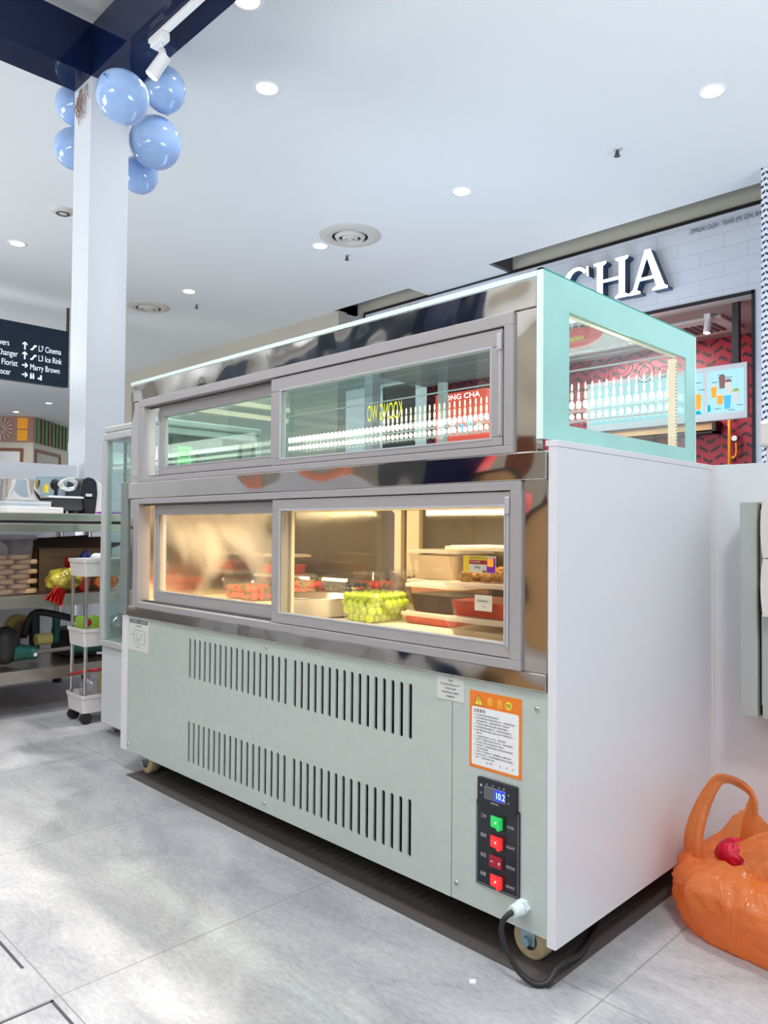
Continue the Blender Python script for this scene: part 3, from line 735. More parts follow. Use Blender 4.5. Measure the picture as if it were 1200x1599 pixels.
for x, y, lb in ((-2.03, 4.09, 'small metal sprinkler head below the right downlight'), (-5.16, 4.16, 'small metal sprinkler head just below the large diffuser'), (-7.89, 4.0, 'tiny far sprinkler head right of the pillar')):
    e = thing('sprinkler', lb, 'sprinkler', (x, y, CZ), 'ceiling sprinkler heads')
    Geo().lathe([(0, -0.006), (0.028, -0.006), (0.03, 0.001)], (x, y, CZ), 'vent_white', 16).build('escutcheon', e)
    g = Geo(); g.cyl((x, y, CZ - 0.006), (x, y, CZ - 0.05), 0.009, 'dark_grey', n=10).box(x - 0.016, x - 0.012, y - 0.003, y + 0.003, CZ - 0.05, CZ - 0.02, 'dark_grey').box(x + 0.012, x + 0.016, y - 0.003, y + 0.003, CZ - 0.05, CZ - 0.02, 'dark_grey'); g.build('sprinkler_body', e)
    Geo().cyl((x, y, CZ - 0.05), (x, y, CZ - 0.054), 0.024, 'dark_grey', n=14).build('deflector', e)

# hanging direction sign
SX = -9.25
e = thing('direction_sign', 'black hanging direction sign with white arrows and place names', 'sign', (SX, 2.2, 2.64))
Geo().box(SX - 0.1, SX, 0.2, 2.905, 2.637, 3.378, 'sign_black').build('sign_board', e, 0.004)
Geo().box(SX - 0.06, SX - 0.03, 2.895, 2.925, 2.64, 3.7, 'dark_grey').build('hanging_rod', e); Geo().box(SX - 0.06, SX - 0.03, 0.2, 0.23, 3.37, 3.7, 'dark_grey').build('hanging_rod', e)
g = Geo()
def up(y, z): g.prism([(y - 0.008, z), (y + 0.008, z), (y + 0.008, z + 0.075), (y + 0.03, z + 0.055), (y + 0.03, z + 0.075), (y, z + 0.1), (y - 0.03, z + 0.075), (y - 0.03, z + 0.055), (y - 0.008, z + 0.075)], 'X', SX, SX + 0.003, 'sign_text')
def rt(y, z): g.prism([(y - 0.03, z + 0.042), (y + 0.02, z + 0.042), (y, z + 0.02), (y + 0.018, z + 0.02), (y + 0.042, z + 0.05), (y + 0.018, z + 0.08), (y, z + 0.08), (y + 0.02, z + 0.058), (y - 0.03, z + 0.058)], 'X', SX, SX + 0.003, 'sign_text')
def esc(y, z): g.prism([(y - 0.035, z), (y - 0.01, z), (y + 0.025, z + 0.05), (y + 0.04, z + 0.05), (y + 0.04, z + 0.07), (y + 0.01, z + 0.07), (y - 0.02, z + 0.02), (y - 0.035, z + 0.02)], 'X', SX, SX + 0.003, 'sign_text')
T = lambda s, y, z, w: g.text(s, (SX, y, z), 0.075, 'sign_text', 'R', width=w, ext=0.003)
up(2.355, 3.045); up(2.355, 2.92); rt(2.355, 2.795); rt(2.355, 2.675); esc(2.46, 3.05); esc(2.46, 2.925)
T('L7 Cinema', 2.52, 3.05, 0.285); T('L3 Ice Rink', 2.52, 2.925, 0.295); T('Marry Brown', 2.42, 2.80, 0.37)
T('Movers', 1.96, 3.06, 0.2); T('Money Changer', 1.80, 2.935, 0.465); T('Florist', 2.075, 2.815, 0.19); T('Grocer', 1.99, 2.695, 0.195)
for k in range(2): g.box(SX, SX + 0.003, 2.425 + 0.03 * k, 2.445 + 0.03 * k, 2.685, 2.735, 'sign_text'); g.cyl((SX, 2.435 + 0.03 * k, 2.748), (SX + 0.003, 2.435 + 0.03 * k, 2.748), 0.009, 'sign_text', n=10)
g.box(SX, SX + 0.003, 2.52, 2.57, 2.69, 2.71, 'sign_text'); g.box(SX, SX + 0.003, 2.55, 2.57, 2.68, 2.745, 'sign_text')
g.build('lettering', e)

# ------------------------------------------------------------ kiosk pillar, beams, low wall, balloons
e = thing('kiosk_pillar', 'tall glossy white square pillar at the kiosk corner', 'pillar', (-3.46, 0.715, 0))
Geo().box(-3.57, -3.35, 0.605, 0.83, 0.95, 3.308, 'pillar_white').build('shaft', e, 0.002)
Geo().box(-3.572, -3.348, 0.603, 0.832, 0.0, 0.947, 'pillar_white_cladding').build('base_cladding', e, 0.002)
g = Geo()
rnd = random.Random(4)
for k in range(26):
    y0 = -3.57 + 0.05 + rnd.random() * 0.14; z0 = 3.22 + rnd.random() * 0.07
    g.tube([(y0, 0.6, z0), (y0 + rnd.uniform(-.03, .03), 0.59, z0 - 0.05), (y0 + rnd.uniform(-.05, .05), 0.598, z0 - rnd.uniform(0.08, 0.18))], 0.0012, 'dried', n=4, sub=2)
tag(g.build('dried_twigs', loc=(-3.46, 0.6, 3.2)), 'wisp of dry brown twigs stuck at the pillar top', 'twigs')
g = Geo(); g.box(-3.57, 3.0, 0.605, 0.83, 3.308, 3.60, 'navy_gloss'); tag(g.build('overhead_beam', loc=(-3.46, 0.715, 3.308)), 'dark navy glossy beam carrying the track light, running to upper right', 'beam')
g = Geo(); g.box(-3.57, -3.35, -3.6, 0.604, 3.308, 3.60, 'navy_gloss'); tag(g.build('overhead_beam', loc=(-3.46, -1, 3.308)), 'dark navy glossy beam running from the pillar to the left edge', 'beam')
g = Geo(); g.box(-3.45, -3.35, -3.4, 0.56, 0, 1.132, 'pillar_white_cladding'); tag(g.build('low_partition', loc=(-3.4, -1, 0)), 'low white partition board behind the steel work table', 'partition')
e = thing('track_light', 'white track with one lit spotlight under the navy beam', 'track light', (-2.8, 0.69, 3.3))
Geo().box(-2.83, 1.2, 0.672, 0.708, 3.285, 3.307, 'white_plastic').build('track', e, 0.002)
Geo().box(-2.80, -2.68, 0.667, 0.713, 3.245, 3.284, 'white_plastic').build('adapter', e, 0.003)
g = Geo(); g.tube([(-2.72, 0.69, 3.245), (-2.72, 0.69, 3.20)], 0.008, 'white_plastic', sub=1); g.tube([(-2.72, 0.69, 3.21), (-2.71, 0.695, 3.17)], 0.018, 'white_plastic', sub=1); g.build('stem', e)
hd = (Vector((-2.70, 0.70, 3.175)), Vector((-2.755, 0.655, 3.075)))
Geo().cyl(hd[0], hd[1], 0.03, 'white_plastic', r2=0.034).build('lamp_head', e)
dd = (hd[1] - hd[0]).normalized()
Geo().cyl(hd[1] + dd * 0.0005, hd[1] + dd * 0.003, 0.029, 'lens').build('lens', e)
lamp('track_lamp', 'SPOT', hd[1] + dd * 0.02, TRACK_W, (1, 0.97, 0.93), hd[1] + dd * 2, 0.03, spot=math.radians(60), parent=e)

def balloon(c, r, tip, lb):
    tip = Vector(tip).normalized()
    q = Vector((0, 0, -1)).rotation_difference(tip).to_matrix()
    e = thing('balloon', lb, 'balloon', c, 'pale blue balloons around the pillar top')
    def fn(p):
        t = -p.z / r
        k = 1 - 0.16 * max(0, t) ** 2
        return Vector((p.x * k, p.y * k, p.z * (1.12 if t > 0 else 1.0)))
    Geo().sphere(c, r, 'balloon', 32, fn=fn, M=q).build('rubber_skin', e)
    Geo().lathe([(0.002, 0.0), (r * 0.06, -r * 0.08), (r * 0.09, -r * 0.11), (r * 0.05, -r * 0.12)], Vector(c) + tip * r * 1.10, 'balloon_knot', 12, M=q).build('knot', e)
# Y, centre from the picture rays
balloon((-2.84, 0.545, 2.955), 0.128, (0.5, -0.8, 0.15), 'pale blue balloon in front of the pillar top, highest and nearest')
balloon((-3.22, 0.975, 3.335), 0.125, (-0.5, 0.4, -0.4), 'pale blue balloon behind the lit track spotlight')
balloon((-3.36, 1.0, 3.08), 0.152, (-0.6, 0.2, 0.3), 'largest pale blue balloon right of the pillar')
balloon((-3.61, 1.03, 2.98), 0.113, (-0.6, 0, 0.5), 'lowest pale blue balloon right of the pillar')
balloon((-3.76, 0.69, 3.335), 0.118, (0.7, 0.2, 0), 'upper pale blue balloon half hidden left of the pillar')
balloon((-3.76, 0.69, 3.07), 0.122, (0.7, 0.2, 0.2), 'lower pale blue balloon half hidden left of the pillar')

# ------------------------------------------------------------ the display case
case = thing('display_case', 'grey and steel refrigerated display case with sliding glass windows', 'display case', (-0.8, 0.33, 0))
L0, R0 = -1.5918, 0.0
def slotted():
    g = Geo(); y0, y1 = 0.0, 0.004
    rows = [(0.362, 0.478), (0.1195, 0.2385)]
    xs = [-1.209 + 0.02653 * k for k in range(18)] + [-0.7195 + 0.02573 * k for k in range(16)]
    w = 0.0050
    xa, xb = -1.5918, -0.2205
    prev = 0.077
    for z0, z1 in sorted(rows):
        g.box(xa, xb, y0, y1, prev, z0, 'body_paint')
        px = xa
        for x in xs:
            g.box(px, x - w, y0, y1, z0, z1, 'body_paint'); px = x + w
            for s, zc in ((1, z1 - w), (-1, z0 + w)):
                arc_ = [(x + w * math.cos(PI * k / 6), zc + s * w * math.sin(PI * k / 6)) for k in range(7)]
                for q in range(6):
                    a, b = arc_[q], arc_[q + 1]
                    zz = zc + s * w
                    g.prism([a, b, (b[0], zz), (a[0], zz)], 'Y', y0, y1, 'body_paint')
        g.box(px, xb, y0, y1, z0, z1, 'body_paint')
        prev = z1
    g.box(xa, xb, y0, y1, prev, 0.512, 'body_paint')
    return g
slotted().build('vented_panel', case)
Geo().box(-0.2190, -0.0005, 0.0, 0.004, 0.077, 0.512, 'body_paint').build('control_side_panel', case, 0.0008)
g = Geo(); g.box(-1.585, -0.005, 0.05, 0.655, 0.085, 0.512, 'black'); g.build('machine_compartment', case)
# screws
for x, z in ((-0.022, 0.479), (-0.206, 0.109), (-0.838, 0.495), (-0.838, 0.099), (-1.578, 0.096)):
    g = Geo(); g.lathe([(0.0048, 0), (0.0045, -0.0015), (0.002, -0.003), (0, -0.003)], (x, 0, z), 'chrome', 14, axis='Y'); g.box(x - 0.003, x + 0.003, -0.0034, -0.0028, z - 0.0005, z + 0.0005, 'ink'); g.build('screw', case)
# stainless skins
Geo().box(L0 + 0.004, -0.001, -0.006, 0.02, 0.5125, 0.5435, 'mirror_steel').build('lower_steel_strip', case, 0.0015)
Geo().box(L0, -0.001, -0.008, 0.02, 0.8915, 0.9425, 'mirror_steel').build('middle_steel_band', case, 0.0015)
Geo().box(L0, -0.0245, -0.004, 0.02, 1.2075, 1.2615, 'mirror_steel').build('upper_steel_band', case, 0.0015)
g = Geo(); g.box(-0.053, -0.001, -0.002, 0.02, 0.5437, 0.8912, 'mirror_steel'); g.build('corner_post', case, 0.0015)
g = Geo(); g.box(L0 + 0.004, -1.552, -0.002, 0.02, 0.5437, 0.8912, 'mirror_steel'); g.build('corner_post', case, 0.0015)
g = Geo(); g.box(-0.0725, -0.0245, -0.001, 0.02, 0.9428, 1.2072, 'mirror_steel'); g.build('corner_post', case, 0.0015)
g = Geo(); g.box(L0, -1.530, -0.001, 0.02, 0.9428, 1.2072, 'mirror_steel'); g.build('corner_post', case, 0.0015)

def win(x0, x1, z0, z1, l, r, b, t, m, y0, y1, name, parent, bev=0.0012):
    g = Geo()
    g.box(x0, x1, y0, y1, z0, z0 + b, m); g.box(x0, x1, y0, y1, z1 - t, z1, m)
    g.box(x0, x0 + l, y0, y1, z0 + b, z1 - t, m); g.box(x1 - r, x1, y0, y1, z0 + b, z1 - t, m)
    return g.build(name, parent, bev)
def window(fx, fz, fb, rs, rg, ls, lg, fogL, fogR, nm):
    """fx,fz outer frame; fb = (left,right,bottom,top) bars; rs,ls sash rects; rg,lg glass rects (x0,x1,z0,z1)"""
    win(fx[0], fx[1], fz[0], fz[1], *fb, 'alloy', -0.009, 0.034, 'window_frame', case)
    g = Geo(); g.box(fx[0] + fb[0], fx[1] - fb[1], 0.012, 0.0165, fz[0] + fb[2], fz[0] + fb[2] + 0.006, 'alloy_dark').box(fx[0] + fb[0], fx[1] - fb[1], 0.012, 0.0165, fz[1] - fb[3] - 0.006, fz[1] - fb[3], 'alloy_dark'); g.build('window_track', case)
    for (s, q, y, fog, side) in ((rs, rg, -0.006, fogR, 1), (ls, lg, 0.018, fogL, -1)):
        f = win(s[0], s[1], s[2], s[3], q[0] - s[0], s[1] - q[1], q[2] - s[2], s[3] - q[3], 'alloy', y, y + 0.016, 'sliding_sash', case, 0.002)
        ORG[f.name] = ORG[case.name]
        Geo().box(q[0], q[1], y + 0.007, y + 0.008, q[2], q[3], fog).build('glass_pane', f)
        win(q[0] - 0.004, q[1] + 0.004, q[2] - 0.004, q[3] + 0.004, 0.004, 0.004, 0.004, 0.004, 'alloy_light' if side == 1 else 'alloy', y - 0.001, y + 0.004, 'glazing_bead', f, 0.0005)
        hx = s[1] - 0.010 if side == 1 else s[0] - 0.001
        zt = s[3] - 0.010
        g = Geo(); g.box(hx, hx + 0.010, y - 0.006, y + 0.002, zt - 0.032, zt, 'alloy_light'); g.build('sash_catch', f, 0.002)
        Geo().box(hx + 0.003, hx + 0.008, y - 0.003, y + 0.002, s[2] + 0.02, zt - 0.032, 'alloy_light').build('sash_grip', f, 0.001)
window((-1.552, -0.053), (0.5437, 0.8905), (0.033, 0.024, 0.018, 0.0165), (-0.812, -0.0785, 0.563, 0.872), (-0.778, -0.0925, 0.5905, 0.8435),
       (-1.462, -0.795, 0.563, 0.872), (-1.436, -0.818, 0.601, 0.8385), 'pane_fog', 'pane_mist', 'l')
window((-1.530, -0.0725), (0.9428, 1.2073), (0.038, 0.020, 0.015, 0.024), (-0.823, -0.098, 0.9590, 1.181), (-0.781, -0.1265, 0.9755, 1.146),
       (-1.446, -0.81, 0.9590, 1.178), (-1.412, -0.83, 0.9895, 1.1465), 'pane', 'pane', 'u')

# top, side and rear glass of the upper section
Geo().box(L0, -0.025, -0.002, 0.667, 1.2635, 1.2725, 'pane_top').build('top_glass', case)
Geo().box(L0, -0.0245, -0.0045, -0.0020, 1.2630, 1.2728, 'glass_edge').build('top_glass_edge', case)
def side_glass():
    f = Geo(); X0, X1 = -0.0242, -0.0125; Y0, Y1, Z0, Z1 = -0.003, 0.667, 0.966, 1.2765
    a, b, c, d = 0.089, 0.611, 0.998, 1.2135
    f.box(X1 - 0.003, X1, a, b, c, d, 'pane_clear')
    s = f.build('side_glass', case)
    g = Geo()
    for y0, y1, z0, z1 in ((Y0 + .004, Y1 - .004, Z0, c), (Y0 + .004, Y1 - .004, d, Z1 - .003), (Y0 + .004, a, c, d), (b, Y1 - .004, c, d)):
        g.box(X1 - 0.003, X1, y0, y1, z0, z1, 'teal_frost')
    g.build('frosted_green_border', s)
    g = Geo(); g.box(X0, X1, Y0, Y0 + 0.004, Z0, Z1, 'glass_edge'); g.box(X0, X1, Y1 - 0.004, Y1, Z0, Z1, 'glass_edge'); g.box(X0, X1, Y0, Y1, Z1 - 0.003, Z1, 'teal_edge'); g.build('polished_edge', s)
side_glass()
Geo().box(L0, L0 + 0.006, 0.0, 0.667, 0.945, 1.2625, 'pane').build('end_glass', case)
g = Geo(); g.box(L0 + 0.008, L0 + 0.022, 0.03, 0.63, 1.205, 1.222, 'cream_frame').box(L0 + 0.008, L0 + 0.03, 0.03, 0.63, 1.245, 1.2625, 'cream_frame'); g.build('end_top_rail', case)
# rear sliding glass (customer side)
g = Geo(); g.box(L0, -0.03, 0.64, 0.648, 0.96, 1.2625, 'pane_clear'); g.build('rear_glass', case)
g = Geo(); g.box(-0.815, -0.79, 0.635, 0.655, 0.945, 1.2625, 'alloy'); g.box(L0, -0.03, 0.63, 0.66, 0.943, 0.958, 'alloy'); g.build('rear_frame', case)
Geo().box(L0, -0.03, 0.02, 0.65, 0.9305, 0.943, 'inner_steel').build('upper_deck', case)
# two rows of led diodes, plus their reflected streaks built as glowing rows
g = Geo()
for z, m, w, h in ((1.102, 'led', 0.0055, 0.0075), (1.133, 'led', 0.0062, 0.0105), (1.157, 'led_reflection', 0.0028, 0.0115), (1.181, 'led_reflection', 0.0014, 0.0100)):
    for k in range(74):
        x = -1.53 + 0.0202 * k
        if x > -0.045: break
        if m == 'led_reflection' and x < -1.03: continue
        P = [(x + w * math.cos(2 * PI * i / 8), z + h * math.sin(2 * PI * i / 8)) for i in range(8)]
        g.prism(P, 'Y', 0.604, 0.609, m)
g.build('leds_and_reflections', case)['kind'] = 'stuff'
g = Geo(); g.box(-1.55, -0.04, 0.610, 0.614, 1.088, 1.092, 'alloy_light').box(-1.55, -0.04, 0.610, 0.614, 1.1155, 1.118, 'alloy_light').box(-1.55, -0.04, 0.610, 0.614, 1.224, 1.228, 'alloy_light').box(-1.55, -0.04, 0.61, 0.64, 1.03, 1.034, 'pane'); g.build('led_rail', case)
g = Geo(); g.box(-0.05, -0.034, 0.595, 0.609, 0.995, 1.213, 'led_bar'); g.build('upright_led_bar', case)
g = Geo()
for k in range(26): g.box(-0.0335, -0.0325, 0.600, 0.604, 1.0 + 0.008 * k, 1.003 + 0.008 * k, 'brown_frame')
g.build('led_bar_dots', case)['kind'] = 'stuff'
g = Geo(); g.box(-0.04, -0.028, 0.09, 0.60, 1.2155, 1.228, 'cream_frame'); g.build('side_top_rail', case)
# dark rings on the rear glass imitating a reflected shop logo
g = Geo()
def ring(cx, cz, r, t=0.0016):
    n = 28
    for i in range(n):
        a, b = 2 * PI * i / n, 2 * PI * (i + 1) / n
        g.prism([(cx + r * math.cos(a), cz + r * math.sin(a)), (cx + r * math.cos(b), cz + r * math.sin(b)), (cx + (r - t) * math.cos(b), cz + (r - t) * math.sin(b)), (cx + (r - t) * math.cos(a), cz + (r - t) * math.sin(a))], 'Y', 0.6375, 0.6385, 'dark_grey')
for cx, cz, r in ((-0.31, 1.19, 0.016), (-0.31, 1.19, 0.026), (-0.25, 1.215, 0.014), (-0.25, 1.215, 0.024), (-0.19, 1.222, 0.018), (-0.19, 1.222, 0.029), (-0.13, 1.20, 0.015), (-0.13, 1.20, 0.026), (-0.08, 1.195, 0.014)):
    ring(cx, cz, r)
g.build('reflected_logo_rings', case)

# lower chamber
Geo().box(-1.575, -0.02, 0.035, 0.64, 0.556, 0.565, 'cream_interior').build('chamber_floor', case)
Geo().box(-1.575, -0.02, 0.035, 0.64, 0.884, 0.889, 'cream_interior').build('chamber_ceiling', case)
Geo().box(-0.03, -0.02, 0.035, 0.64, 0.565, 0.884, 'inner_steel').build('chamber_wall', case)
Geo().box(-1.575, -1.562, 0.035, 0.64, 0.565, 0.884, 'inner_steel').build('chamber_wall', case)
Geo().box(-1.562, -0.03, 0.635, 0.638, 0.60, 0.87, 'back_fog').build('rear_chamber_glass', case)
g = Geo(); g.box(-1.562, -0.03, 0.62, 0.65, 0.565, 0.60, 'cream_frame').box(-1.562, -0.03, 0.62, 0.65, 0.862, 0.884, 'cream_frame')
for x0, x1 in ((-1.562, -1.545), (-0.985, -0.955), (-0.93, -0.875), (-0.05, -0.03)): g.box(x0, x1, 0.618, 0.65, 0.60, 0.862, 'cream_frame')
g.build('rear_chamber_frame', case, 0.002)
g = Geo(); g.box(-1.45, -0.1, 0.044, 0.056, 0.8765, 0.884, 'warm_led').box(-0.81, -0.79, 0.04, 0.05, 0.565, 0.884, 'cream_frame'); g.build('chamber_led_tube', case)
g = Geo(); g.box(-1.46, -1.445, 0.04, 0.05, 0.565, 0.884, 'led_bar'); g.build('chamber_end_led', case)
for x in (-1.2, -0.45):
    lamp('chamber_lamp', 'AREA', (x, 0.12, 0.872), CASE_LED_W, (1.0, 0.8, 0.47), (x, 0.3, 0.56), 0.6, 0.05, parent=case)
lamp('upper_case_lamp', 'AREA', (-0.8, 0.59, 1.15), 1.2, (1.0, 0.95, 0.85), (-0.8, 0.2, 1.1), 1.3, 0.06, parent=case)

# end boards of the case
Geo().box(-1.640, -1.5925, 0.002, 0.655, 0.072, 0.512, 'white_edge').build('white_end_board', case, 0.001)
Geo().box(-1.652, -1.604, -0.004, 0.06, 0.5135, 0.948, 'alloy_grey_green').build('grey_end_strip', case, 0.002)
Geo().box(-1.6035, -1.593, 0.006, 0.05, 0.5135, 0.948, 'alloy_dark').build('dark_end_gasket', case)

Geo().box(L0, -0.001, 0.657, 0.672, 0.01, 0.93, 'white_board').build('rear_cladding', case)
# casters
def caster(cx, cy):
    e = Geo()
    e.box(cx - 0.03, cx + 0.03, cy - 0.03, cy + 0.04, 0.078, 0.085, 'zinc')
    e.box(cx - 0.016, cx + 0.016, cy - 0.024, cy - 0.021, 0.03, 0.08, 'zinc').box(cx - 0.016, cx + 0.016, cy + 0.021, cy + 0.024, 0.03, 0.08, 'zinc')
    b = e.build('caster', case, 0.001)
    ORG[b.name] = ORG[case.name]
    w = Geo(); w.lathe([(0.012, -0.019), (0.024, -0.019), (0.028, -0.016), (0.033, -0.0175), (0.037, -0.013), (0.037, 0.013), (0.033, 0.0175), (0.012, 0.019)], (cx, cy, 0.037), 'caster_cream', 36, axis='Y'); w.build('wheel', b)
    h = Geo(); h.lathe([(0.0, -0.0205), (0.016, -0.0205), (0.018, -0.019)], (cx, cy, 0.037), 'dark_grey', 20, axis='Y'); h.cyl((cx, cy - 0.032, 0.037), (cx, cy - 0.0205, 0.037), 0.009, 'zinc', n=6, smooth=False); h.build('axle_bolt', b)
for cx, cy in ((-0.066, 0.060), (-1.545, 0.061), (-0.066, 0.58), (-1.545, 0.58)): caster(cx, cy)

g = Geo(); g.box(-1.575, 0.010, -0.008, 0.65, 0.0, 0.0025, 'layer_brown')
for k in range(69): g.box(-1.57 + 0.0226 * k, -1.562 + 0.0226 * k, 0.06, 0.63, 0.0025, 0.0045, 'layer_brown')
tag(g.build('floor_layer', loc=(-0.8, 0.3, 0)), 'dark brown ribbed layer on the floor under the display case', 'mat')  # thin dark ribbed layer over the floor beneath the case
# ---- stickers and controls
def sub(parent, child):
    ORG[child.name] = ORG[case.name]; return child
g = Geo(); g.box(-0.1755, -0.0545, -0.0006, 0, 0.3437, 0.4905, 'orange_paint')
st = sub(case, g.build('warning_sticker', case)); st['label'] = 'orange bordered warning sticker in Chinese'
g = Geo()
def rrect(g, x0, x1, z0, z1, r, y, m):
    P = []
    for cx, cz, a0 in ((x1 - r, z1 - r, 0), (x0 + r, z1 - r, 90), (x0 + r, z0 + r, 180), (x1 - r, z0 + r, 270)):
        P += [(cx + r * math.cos(math.radians(a0 + 22.5 * k)), cz + r * math.sin(math.radians(a0 + 22.5 * k))) for k in range(5)]
    g.prism(P, 'Y', y - 0.0003, y, m)
rrect(g, -0.170, -0.0610, 0.3495, 0.4605, 0.004, -0.0006, 'paper'); g.build('white_panel', st)
g = Geo()
g.prism([(-0.1655, 0.4635), (-0.1415, 0.4635), (-0.1535, 0.484)], 'Y', -0.0008, -0.0006, 'ink'); g.prism([(-0.1635, 0.4648), (-0.1435, 0.4648), (-0.1535, 0.4815)], 'Y', -0.001, -0.0008, 'yellow_paint')
g.prism([(-0.1546, 0.4775), (-0.1524, 0.4775), (-0.1530, 0.4695), (-0.1540, 0.4695)], 'Y', -0.0012, -0.001, 'ink'); g.cyl((-0.1535, -0.0012, 0.4673), (-0.1535, -0.001, 0.4673), 0.001, 'ink', n=8)
g.text('敬', (-0.1330, -0.0006, 0.468), 0.0118, 'yellow_paint', width=0.0125); g.text('告', (-0.1105, -0.0006, 0.468), 0.0118, 'yellow_paint', width=0.0125)
g.cyl((-0.084, -0.001, 0.4735), (-0.084, -0.0006, 0.4735), 0.0078, 'yellow_paint', n=24)
g.text('重要事', (-0.0898, -0.001, 0.4745), 0.0026, 'ink', width=0.0115); g.text('项说明', (-0.0898, -0.001, 0.4703), 0.0026, 'ink', width=0.0115)
g.build('warning_symbols', st)
g = Geo()
g.text('注意事项:', (-0.1655, -0.0009, 0.4505), 0.0055, 'ink', width=0.029)
lines = [('1、', '产品使用前请仔细阅读说明书。', 0.055), ('2、', '每次接通电源时请检查电压220V，接地是否良好', 0.09), ('', '温度调整好后，请勿随意拨动工作开关！', 0.078),
         ('3、', '严禁用水直接冲洗机器外壳和电器！', 0.074), ('4、', '请勿遮盖机器后的散热口，避免影响机器散热。', 0.083), ('5、', '请勿重物压在玻璃上面以免损坏玻璃伤及人', 0.088), ('', '身安全！', 0.016),
         ('6、', '一般温度控制在0~10°C为，请勿过低！', 0.07), ('7、', '如遇天气潮湿气温变化较大时，玻璃表面会', 0.086), ('', '有水珠产生属正常现象请用干布擦拭。', 0.066), ('8、', '不使用时，应拔掉电源插头清洁机身内部保养', 0.086), ('', '以延长使用寿命。', 0.03),
         ('9、', '每隔三十天请清洗一次散热器灰尘通风良好！', 0.083), ('10、', '长时间工作后，请注意结霜情况并及时除霜处', 0.087), ('', '理好，以免影响制冷效果。', 0.045)]
z = 0.4443
for n_, t_, w_ in lines:
    if n_: g.text(n_, (-0.1652, -0.0009, z), 0.0024, 'ink', width=0.004)
    g.text(t_, (-0.1597, -0.0009, z), 0.0027, 'ink', width=w_)
    z -= 0.00575
g.text('出厂日期:', (-0.135, -0.0009, z - 0.001), 0.0026, 'ink', width=0.015); g.text('年', (-0.104, -0.0009, z - 0.001), 0.0026, 'ink'); g.text('月', (-0.089, -0.0009, z - 0.001), 0.0026, 'ink'); g.text('日', (-0.076, -0.0009, z - 0.001), 0.0026, 'ink')
g.build('printed_text', st)

g = Geo(); g.box(-0.262, -0.1875, -0.0006, 0, 0.4600, 0.5085, 'paper_grey')
st = sub(case, g.build('notice_sticker', case)); st['label'] = 'small pale notice sticker'
g = Geo(); win_ = [(-0.2605, -0.189, 0.4615, 0.4621), (-0.2605, -0.189, 0.5064, 0.507), (-0.2605, -0.2599, 0.4615, 0.507), (-0.1896, -0.189, 0.4615, 0.507)]
for a in win_: g.box(a[0], a[1], -0.0009, -0.0006, a[2], a[3], 'grey_line')
for i, (t_, w_) in enumerate((('合格证', 0.012), ('本产品经检验符合质量标准准予出厂', 0.052), ('检验员签名日期', 0.028), ('请妥善保管此证以便售后', 0.044), ('谢谢惠顾', 0.02))):
    g.text(t_, (-0.225 - w_ / 2, -0.0007, 0.4985 - 0.0078 * i), 0.003, 'ink', width=w_)
g.build('printed_text', st)
g = Geo(); g.box(-1.588, -1.4555, -0.0006, 0, 0.4035, 0.5065, 'paper_grey')
st = sub(case, g.build('wiring_sticker', case)); st['label'] = 'white wiring diagram sticker with a black header'
g = Geo(); g.box(-1.581, -1.463, -0.0009, -0.0006, 0.491, 0.503, 'ink'); g.text('! 请注意高压 小心触电危险', (-1.577, -0.0009, 0.494), 0.006, 'paper', width=0.108)
g.text('电气原理图', (-1.538, -0.0007, 0.480), 0.005, 'ink', width=0.032)
for a in ((-1.55, -1.48, 0.426, 0.427), (-1.55, -1.549, 0.426, 0.47), (-1.481, -1.48, 0.426, 0.47), (-1.55, -1.49, 0.469, 0.47), (-1.535, -1.534, 0.43, 0.46), (-1.52, -1.519, 0.435, 0.45), (-1.508, -1.507, 0.44, 0.455), (-1.57, -1.55, 0.455, 0.456)): g.box(a[0], a[1], -0.0009, -0.0006, a[2], a[3], 'ink')
for x_, z_, t_ in ((-1.575, 0.452, 'L N'), (-1.53, 0.436, 'K1 K2'), (-1.505, 0.455, 'FAN'), (-1.475, 0.462, 'E'), (-1.475, 0.438, 'M'), (-1.535, 0.414, '220V 50Hz')): g.text(t_, (x_, -0.0007, z_), 0.0045, 'ink')
g.build('printed_diagram', st)

# control panel
g = Geo(); rrect(g, -0.1515, -0.0615, 0.278, 0.3300, 0.003, 0.0, 'black_gloss'); g.box(-0.1515, -0.0615, -0.006, 0, 0.2785, 0.3295, 'black_gloss')
tc = sub(case, g.build('temperature_display', case, 0.002)); tc['label'] = 'black thermostat with a blue lit display'
g = Geo(); g.box(-0.1345, -0.0865, -0.0066, -0.006, 0.2935, 0.3165, 'grey_line').box(-0.1335, -0.0875, -0.0069, -0.006, 0.2945, 0.3155, 'lcd').box(-0.110, -0.0885, -0.0072, -0.006, 0.2955, 0.3150, 'lcd_blue'); g.build('lcd_window', tc)
g = Geo(); g.text('10.2', (-0.1085, -0.0073, 0.299), 0.012, 'lcd_digit', width=0.019); g.build('digits', tc)
g = Geo(); g.text('OMRUIKI', (-0.120, -0.006, 0.2865), 0.0034, 'text_grey', width=0.018); 
for x_, t_ in ((-0.1425, '✻'),): g.cyl((x_, -0.0065, 0.316), (x_, -0.006, 0.316), 0.0025, 'text_grey', n=12)
for x_, z_ in ((-0.129, 0.3205), (-0.115, 0.3205), (-0.1005, 0.3205), (-0.090, 0.3205), (-0.1425, 0.302)): g.cyl((x_, -0.0064, z_), (x_, -0.006, z_), 0.0017, 'grey_line', n=10)
g.prism([(-0.082, 0.310), (-0.0795, 0.3135), (-0.077, 0.310), (-0.0795, 0.312)], 'Y', -0.0065, -0.006, 'text_grey'); g.prism([(-0.082, 0.2985), (-0.0795, 0.295), (-0.077, 0.2985), (-0.0795, 0.2965)], 'Y', -0.0065, -0.006, 'text_grey')
g.build('button_marks', tc)
